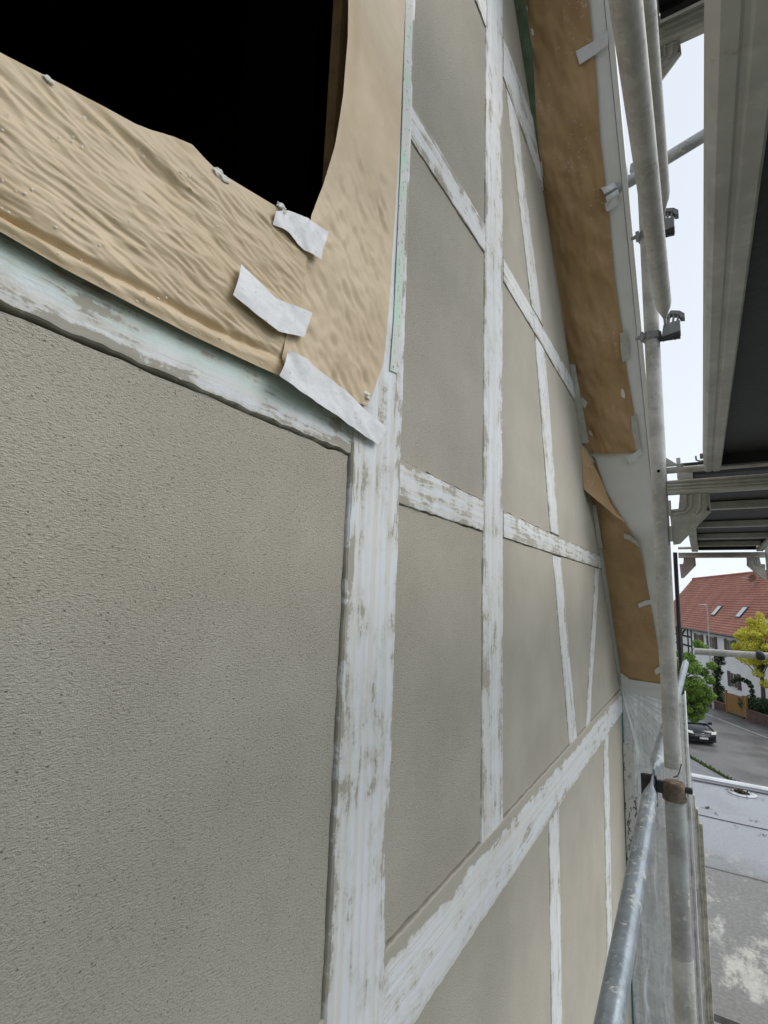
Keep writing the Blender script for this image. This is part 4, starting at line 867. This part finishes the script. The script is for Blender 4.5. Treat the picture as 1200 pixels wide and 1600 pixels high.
# neighbouring white gable at the right edge
nb = thing('neighbour_gable', 'white gable of the neighbouring building at the right edge', 'building', at(1215, 1000, 56).xy.to_3d() + Vector((0, 0, GZ)))
b = MB(); p0 = at(1190, 975, 56); p1_ = at(1240, 915, 56); p2_ = at(1300, 975, 56)
b.prism([Vector((p0.x, 56, GZ)), Vector((p2_.x, 56, GZ)), Vector((p2_.x, 56, p0.z)), Vector((p1_.x, 56, p1_.z)), Vector((p0.x, 56, p0.z))], Vector((2.2, 7, 0))); b.build('wall', M['house_wall'], nb)
b = MB(); b.prism([Vector((p0.x-0.2, 55.7, p0.z-0.15)), Vector((p1_.x, 55.7, p1_.z+0.02)), Vector((p1_.x, 55.7, p1_.z+0.2)), Vector((p0.x-0.3, 55.7, p0.z-0.05))], Vector((2.3, 7.4, 0))); b.build('roof', M['tiles'], nb)

# ------------------------------------------------------------------ vegetation
def leaf_blob(b, cs, n, size, squash=1.0, shell=0.75):
    for i in range(n):
        c, r = random.choice(cs); d = Vector((random.gauss(0, 1), random.gauss(0, 1), random.gauss(0, 1))).normalized()
        q = Vector((d.x*r.x, d.y*r.y, d.z*r.z)) * (shell + (1-shell)*random.random()) if random.random() < 0.8 else Vector((d.x*r.x, d.y*r.y, d.z*r.z))*random.random()
        p = c + q; nd = (d + Vector((random.gauss(0, .6), random.gauss(0, .6), random.gauss(0, .6)+0.3))).normalized()
        u = nd.cross(Vector((random.gauss(0, 1), random.gauss(0, 1), random.gauss(0, 1)))).normalized(); v = nd.cross(u)
        s = size*random.uniform(0.6, 1.3)
        b.add([p-u*s, p-u*s*0.1+v*s*0.55, p+u*s, p-u*s*0.1-v*s*0.55], [(0, 1, 2, 3)])
def tree(name, label, base, trunk_h, rt, cs, mat, n, size, cat='tree', limbs=None):
    t = thing(name, label, cat, base)
    top = Vector(base) + Vector((0, 0, trunk_h)); b = MB()
    b.tube([base, Vector(base).lerp(top, 0.4) + Vector((0.05, 0.03, 0)), top], [rt*1.25, rt, rt*0.6], 10)
    for c, r in (cs if limbs is None else cs[:limbs]):
        s = Vector(base).lerp(top, random.uniform(0.5, 0.95)); mid = s.lerp(c, 0.5) + Vector((random.uniform(-.1, .1), random.uniform(-.1, .1), 0.12)); b.tube([s, mid, c], [rt*0.3, rt*0.2, rt*0.07], 7)
    b.build('trunk', M['bark'], t, True)
    b = MB(); leaf_blob(b, cs, n, size); o = b.build('crown', mat, t); o['kind'] = 'stuff'
    return t
M['bark'] = mat_flat('bark', (0.07, 0.055, 0.04), 0.9, 0.4, 20, 0.7)
M['leaf_g'] = mat_leaf('green_leaves', (0.17, 0.29, 0.04), (0.10, 0.20, 0.03), (0.24, 0.34, 0.06))
M['leaf_y'] = mat_leaf('golden_leaves', (0.70, 0.65, 0.08), (0.50, 0.48, 0.05), (0.78, 0.74, 0.15))
M['leaf_d'] = mat_leaf('dark_leaves', (0.035, 0.065, 0.022), (0.022, 0.045, 0.018), (0.06, 0.09, 0.035))
M['bloom'] = mat_leaf('white_blossom', (0.62, 0.62, 0.52), (0.55, 0.55, 0.42), (0.66, 0.66, 0.58))
def clumps(c, R, n, r0, r1, f=None):
    out = []
    for i in range(n):
        d = Vector((random.gauss(0, 1), random.gauss(0, 1), random.gauss(0, 1))).normalized(); k = random.uniform(0.55, 1.0)
        r = random.uniform(r0, r1); out.append((Vector(c) + Vector((d.x*R[0]*k, d.y*R[1]*k, d.z*R[2]*k)), Vector((r, r, r*0.75))))
    return out
c = at(1082, 1068, 36.5)
gtr = tree('garden_tree', 'bright green leafy tree overhanging the parked car', Vector((c.x-1.3, 36.8, GZ)), 5.4, 0.12, clumps(c + Vector((-0.45, 0, 0)), (1.25, 1.1, 1.85), 60, 0.28, 0.5) + [(at(x, y, 36.3), Vector((0.3, 0.3, 0.26))) for x, y in ((1112, 1040), (1109, 1062), (1111, 1088), (1090, 1006), (1098, 1012), (1098, 1108), (1092, 1118), (1102, 1095), (1084, 1122), (1104, 1078), (1100, 1050))], M['leaf_g'], 22000, 0.066)
b = MB(); leaf_blob(b, [(at(1106, 1072, 36.2), Vector((0.10, 0.1, 0.16))), (at(1108, 1085, 36.2), Vector((0.13, 0.1, 0.12))), (at(1104, 1060, 36.2), Vector((0.1, 0.1, 0.12)))], 90, 0.05); o = b.build('blossom', M['bloom'], gtr); o['kind'] = 'stuff'
c = at(1182, 1005, 50.5)
tree('golden_tree', 'golden yellow leafed tree in front of the white house', Vector((c.x+0.15, 50.6, GZ)), 6.4, 0.14,
     clumps(c + Vector((0.25, 0, -0.15)), (1.75, 1.6, 1.8), 76, 0.32, 0.6) + [(at(1187, 964, 50.5), Vector((0.3, 0.3, 0.42))), (at(1172, 972, 50.5), Vector((0.3, 0.3, 0.4))), (at(1160, 985, 50.5), Vector((0.3, 0.3, 0.3))), (at(1148, 1010, 50.5), Vector((0.3, 0.3, 0.3))), (at(1185, 1052, 50.5), Vector((0.45, 0.4, 0.35))), (at(1196, 1068, 50.5), Vector((0.4, 0.4, 0.35)))], M['leaf_y'], 30000, 0.066)
iv = thing('climbing_ivy', 'dark ivy column climbing beside the lamp post', 'ivy', at(1122, 1108, 57.5).xy.to_3d() + Vector((0, 0, GZ)))
cs = [(at(1121 + random.uniform(-7, 7), 1022 + i*3.1, 57.5), Vector((0.42, 0.42, 0.3))) for i in range(28)] + [(at(1128 + i*4, 1024 - i*0.7, 57.5), Vector((0.25, 0.25, 0.2))) for i in range(4)]
b = MB(); leaf_blob(b, cs, 3600, 0.09); o = b.build('foliage', M['leaf_d'], iv); o['kind'] = 'stuff'
b = MB(); q = at(1122, 1100, 57.5); b.tube([Vector((q.x, 57.5, GZ)), Vector((q.x+.05, 57.5, -6)), Vector((q.x-.1, 57.5, -4.2))], [0.10, 0.07, 0.04], 8); b.build('stem', M['bark'], iv, True)
ar = thing('arch_climber', 'dark climber arching over the garden entrance of the house', 'climber', at(1176, 1085, 53).xy.to_3d() + Vector((0, 0, GZ)))
arc = [(1146, 1064), (1152, 1061), (1158, 1061), (1164, 1063), (1169, 1066), (1173, 1072), (1175, 1080), (1176, 1088), (1176, 1096)]
b = MB(); leaf_blob(b, [(at(x, y, 53.5), Vector((0.22, 0.3, 0.2))) for x, y in arc], 1300, 0.07); o = b.build('foliage', M['leaf_d'], ar); o['kind'] = 'stuff'
b = MB(); b.tube([at(x, y, 53.5) for x, y in arc] + [Vector((at(1176, 1096, 53.5).x, 53.5, GZ))], 0.05, 7); b.build('arch_stem', M['bark'], ar, True)
hd = thing('clipped_hedge', 'dark green hedge behind the garden fence', 'hedge', Vector((3.5, 51.0, GZ)))
cs = [(at(1161 + i*3.0, 1098 + 3*math.sin(i*1.7) + i*0.5, 51.3 - i*0.12), Vector((0.4, 0.5, 0.55))) for i in range(15)]
b = MB(); leaf_blob(b, cs, 4200, 0.08); o = b.build('foliage', M['leaf_d'], hd); o['kind'] = 'stuff'
b = MB()
for c_, r_ in cs[::3]: b.tube([Vector((c_.x, c_.y, GZ)), c_], [0.05, 0.03], 6)
b.build('stem', M['bark'], hd, True)

# ------------------------------------------------------------------ garden fence, gate, lamp post, car
M['gatewood'] = mat_flat('gate_wood', (0.24, 0.125, 0.035), 0.7, 0.25, 6, 0.2)
M['brickbase'] = mat_flat('garden_wall_brown', (0.085, 0.05, 0.04), 0.9, 0.35, 3, 0.4)
gw = thing('garden_wall', 'low dark brown garden wall along the far pavement', 'wall', st(0, 2.15, GZ))
for (ta, tb, hh) in ((-40, -8.05, 0.75), (-5.35, 30, 0.95)):
    b = MB(); b.prism([st(ta, 2.06, GZ), st(tb, 2.06, GZ), st(tb, 2.30, GZ), st(ta, 2.30, GZ)], Vector((0, 0, hh))); b.build('wall_section', M['brickbase'], gw)
gate = thing('garden_gate', 'brown wooden garden gate between two posts', 'gate', st(-6.7, 2.15, GZ+0.12))
for t_ in (-7.95, -5.45):
    b = MB(); b.obox(st(t_, 2.18, GZ+0.95), SV, QV, Vector((0, 0, 1)), 0.08, 0.08, 0.95); b.build('post', M['gatewood'], gate, bevel=0.01)
n = 17
for i in range(n):
    t_ = -7.8 + 2.2*i/(n-1); hh = 1.45 + 0.06*math.sin(math.pi*i/(n-1))
    b = MB(); b.obox(st(t_, 2.16, GZ+0.25+hh/2), SV, QV, Vector((0, 0, 1)), 0.055, 0.015, hh/2); b.build('board', M['gatewood'], gate)
for z in (0.45, 1.45):
    b = MB(); b.obox(st(-6.7, 2.20, GZ+z), SV, QV, Vector((0, 0, 1)), 1.15, 0.02, 0.06); b.build('cross_rail', M['gatewood'], gate)
lp = thing('street_lamp', 'thin grey street lamp post in front of the white house', 'street lamp', Vector((0.374, 53.57, GZ+0.12)))
tp = at(1104.5, 946, 53.57)
b = MB(); b.tube([(0.374, 53.57, GZ+0.1), (0.374, 53.57, GZ+1.4), (0.36, 53.57, GZ+1.5), (tp.x, tp.y, tp.z)], [0.085, 0.085, 0.06, 0.045], 12); b.build('pole', M['galv'], lp, True)
b = MB(); q = at(1091, 945, 53.57); b.tube([tp, tp + (q-tp)*0.3 + Vector((0, 0, 0.05)), q], [(0.04, 0.04), (0.09, 0.06), (0.07, 0.035)], 10); b.build('lamp_head', M['galv'], lp, True)

# parked car
M['carpaint'] = mat_flat('black_car_paint', (0.008, 0.009, 0.014), 0.12, 0.1, 1, 0)
M['carglass'] = mat_flat('windscreen', (0.10, 0.12, 0.12), 0.05, 0.1, 1, 0)
M['lamp'] = mat_flat('headlight_glass', (0.72, 0.72, 0.68), 0.12, 0.1, 8, 0.1)
M['rubber'] = mat_flat('tyre', (0.012, 0.012, 0.012), 0.8, 0.2, 10, 0.2)
M['chrome'] = mat_metal('chrome', (0.7, 0.7, 0.7), (0.55, 0.55, 0.55), 0.2, 0.9)
M['plate'] = mat_flat('number_plate', (0.74, 0.75, 0.74), 0.4, 0.05, 5, 0)
M['plateblue'] = mat_flat('plate_blue', (0.02, 0.06, 0.35), 0.4, 0.05, 5, 0)
cd = Vector((0.36, -0.933, 0)).normalized(); cr = Vector((cd.y, -cd.x, 0))*-1      # forward (to us), and its right as seen from here
cfr = Vector((0.43, 40.45, 0)); C0 = cfr - cr*0.90
if cr.x < 0: cr = -cr; C0 = cfr - cr*0.90
def cpt(f, s, z): p = C0 + cd*f + cr*s; return Vector((p.x, p.y, GZ + z))
car = thing('parked_car', 'black car parked facing the camera under the green tree', 'car', cpt(-2.2, 0, 0))
# body by lofted cross sections: (f, half width, z floor, z beltline, z top centre)
secs = [(0.02, 0.70, 0.30, 0.62, 0.66), (-0.06, 0.82, 0.22, 0.72, 0.78), (-0.25, 0.88, 0.20, 0.80, 0.90), (-0.7, 0.91, 0.20, 0.90, 1.00), (-1.15, 0.92, 0.20, 0.97, 1.08), (-2.6, 0.92, 0.20, 1.00, 1.10), (-4.0, 0.91, 0.22, 1.0, 1.10), (-4.35, 0.86, 0.28, 0.95, 1.05)]
vs, fs = [], []
for (f_, hw, zf, zbt, zt) in secs:
    prof = [(-hw*0.92, zf), (-hw, zf+0.14), (-hw, zbt-0.16), (-hw*0.94, zbt), (-hw*0.72, zt-0.03), (-hw*0.3, zt), (hw*0.3, zt), (hw*0.72, zt-0.03), (hw*0.94, zbt), (hw, zbt-0.16), (hw, zf+0.14), (hw*0.92, zf)]
    vs += [cpt(f_, s_, z_) for s_, z_ in prof]
k = 12
for i in range(len(secs)-1):
    for j in range(k): fs.append((i*k+j, i*k+(j+1) % k, (i+1)*k+(j+1) % k, (i+1)*k+j))
fs += [list(range(k)), [(len(secs)-1)*k+j for j in range(k)][::-1]]
o = mk('body', vs, fs, M['carpaint'], car, None, True); e = o.modifiers.new('es', 'EDGE_SPLIT'); e.split_angle = math.radians(50)
gh = [(-1.10, 0.80, 1.06, 0.80), (-1.85, 0.74, 1.58, 0.62), (-2.3, 0.73, 1.64, 0.60), (-3.6, 0.72, 1.60, 0.60), (-4.25, 0.78, 1.04, 0.76)]
vs, fs = [], []
for f_, hb, zt, ht in gh: vs += [cpt(f_, -hb if zt > 1.2 else -hb, 1.0 if zt > 1.2 else 1.0), cpt(f_, -ht, zt), cpt(f_, ht, zt), cpt(f_, hb, 1.0)]
for i in range(len(gh)-1):
    for j in range(3): fs.append((i*4+j, i*4+j+1, (i+1)*4+j+1, (i+1)*4+j))
mk('cabin', vs, fs, M['carpaint'], car)
b = MB(); b.add([cpt(-1.14, -0.72, 1.12), cpt(-1.14, 0.72, 1.12), cpt(-1.80, 0.58, 1.555), cpt(-1.80, -0.58, 1.555), cpt(-1.08, -0.72, 1.12), cpt(-1.08, 0.72, 1.12), cpt(-1.74, 0.58, 1.58), cpt(-1.74, -0.58, 1.58)], [(0, 1, 2, 3), (4, 5, 6, 7), (0, 1, 5, 4), (1, 2, 6, 5), (2, 3, 7, 6), (3, 0, 4, 7)]); b.build('windscreen', M['carglass'], car)
for s_ in (-1, 1):
    b = MB(); b.prism([cpt(0.035, s_*0.50, 0.66), cpt(0.0, s_*0.80, 0.70), cpt(-0.12, s_*0.86, 0.86), cpt(-0.06, s_*0.56, 0.80)], cd*0.05 + Vector((0, 0, 0.015))); b.build('headlight', M['lamp'], car, bevel=0.008)
    for f_ in (-0.85, -3.5):
        b = MB(); b.tube([cpt(f_, s_*0.70, 0.32), cpt(f_, s_*0.93, 0.32)], 0.32, 22); wl = b.build('wheel', M['rubber'], car, True)
        b = MB(); b.tube([cpt(f_, s_*0.931, 0.32), cpt(f_, s_*0.945, 0.32)], 0.2, 18); b.build('rim', M['chrome'], wl, True)
    b = MB(); b.obox(cpt(-1.35, s_*1.0, 1.08), cd, cr, Vector((0, 0, 1)), 0.07, 0.11, 0.075); b.build('wing_mirror', M['carpaint'], car, bevel=0.02)
b = MB()
for z in (0.56, 0.62, 0.68): b.obox(cpt(0.045, 0, z), cr, cd, Vector((0, 0, 1)), 0.44, 0.012, 0.012)
b.build('grille_bar', M['chrome'], car)
b = MB(); b.tube([cpt(0.07, 0.105*math.cos(a), 0.62+0.105*math.sin(a)) for a in [6.2832*i/24 for i in range(25)]], 0.014, 8)
for a in (90, 210, 330): b.tube([cpt(0.07, 0, 0.62), cpt(0.07, 0.1*math.cos(math.radians(a)), 0.62+0.1*math.sin(math.radians(a)))], 0.013, 6)
b.build('grille_emblem', M['chrome'], car)
b = MB(); b.obox(cpt(0.06, 0.05, 0.43), cr, cd, Vector((0, 0, 1)), 0.26, 0.012, 0.058); pl_ = b.build('number_plate', M['plate'], car)
b = MB(); b.obox(cpt(0.07, -0.19, 0.43), cr, cd, Vector((0, 0, 1)), 0.02, 0.006, 0.055); b.build('plate_band', M['plateblue'], pl_)
b = MB(); b.obox(cpt(0.02, 0, 0.27), cr, cd, Vector((0, 0, 1)), 0.78, 0.03, 0.05); b.build('lower_intake', M['rubber'], car, bevel=0.01)
for s_ in (-0.32, 0.32):
    b = MB(); b.tube([cpt(-0.2, s_*1.15, 0.885), cpt(-0.7, s_*1.25, 1.0), cpt(-1.1, s_*1.3, 1.075)], 0.012, 6); b.build('bonnet_crease', M['carpaint'], car, True)
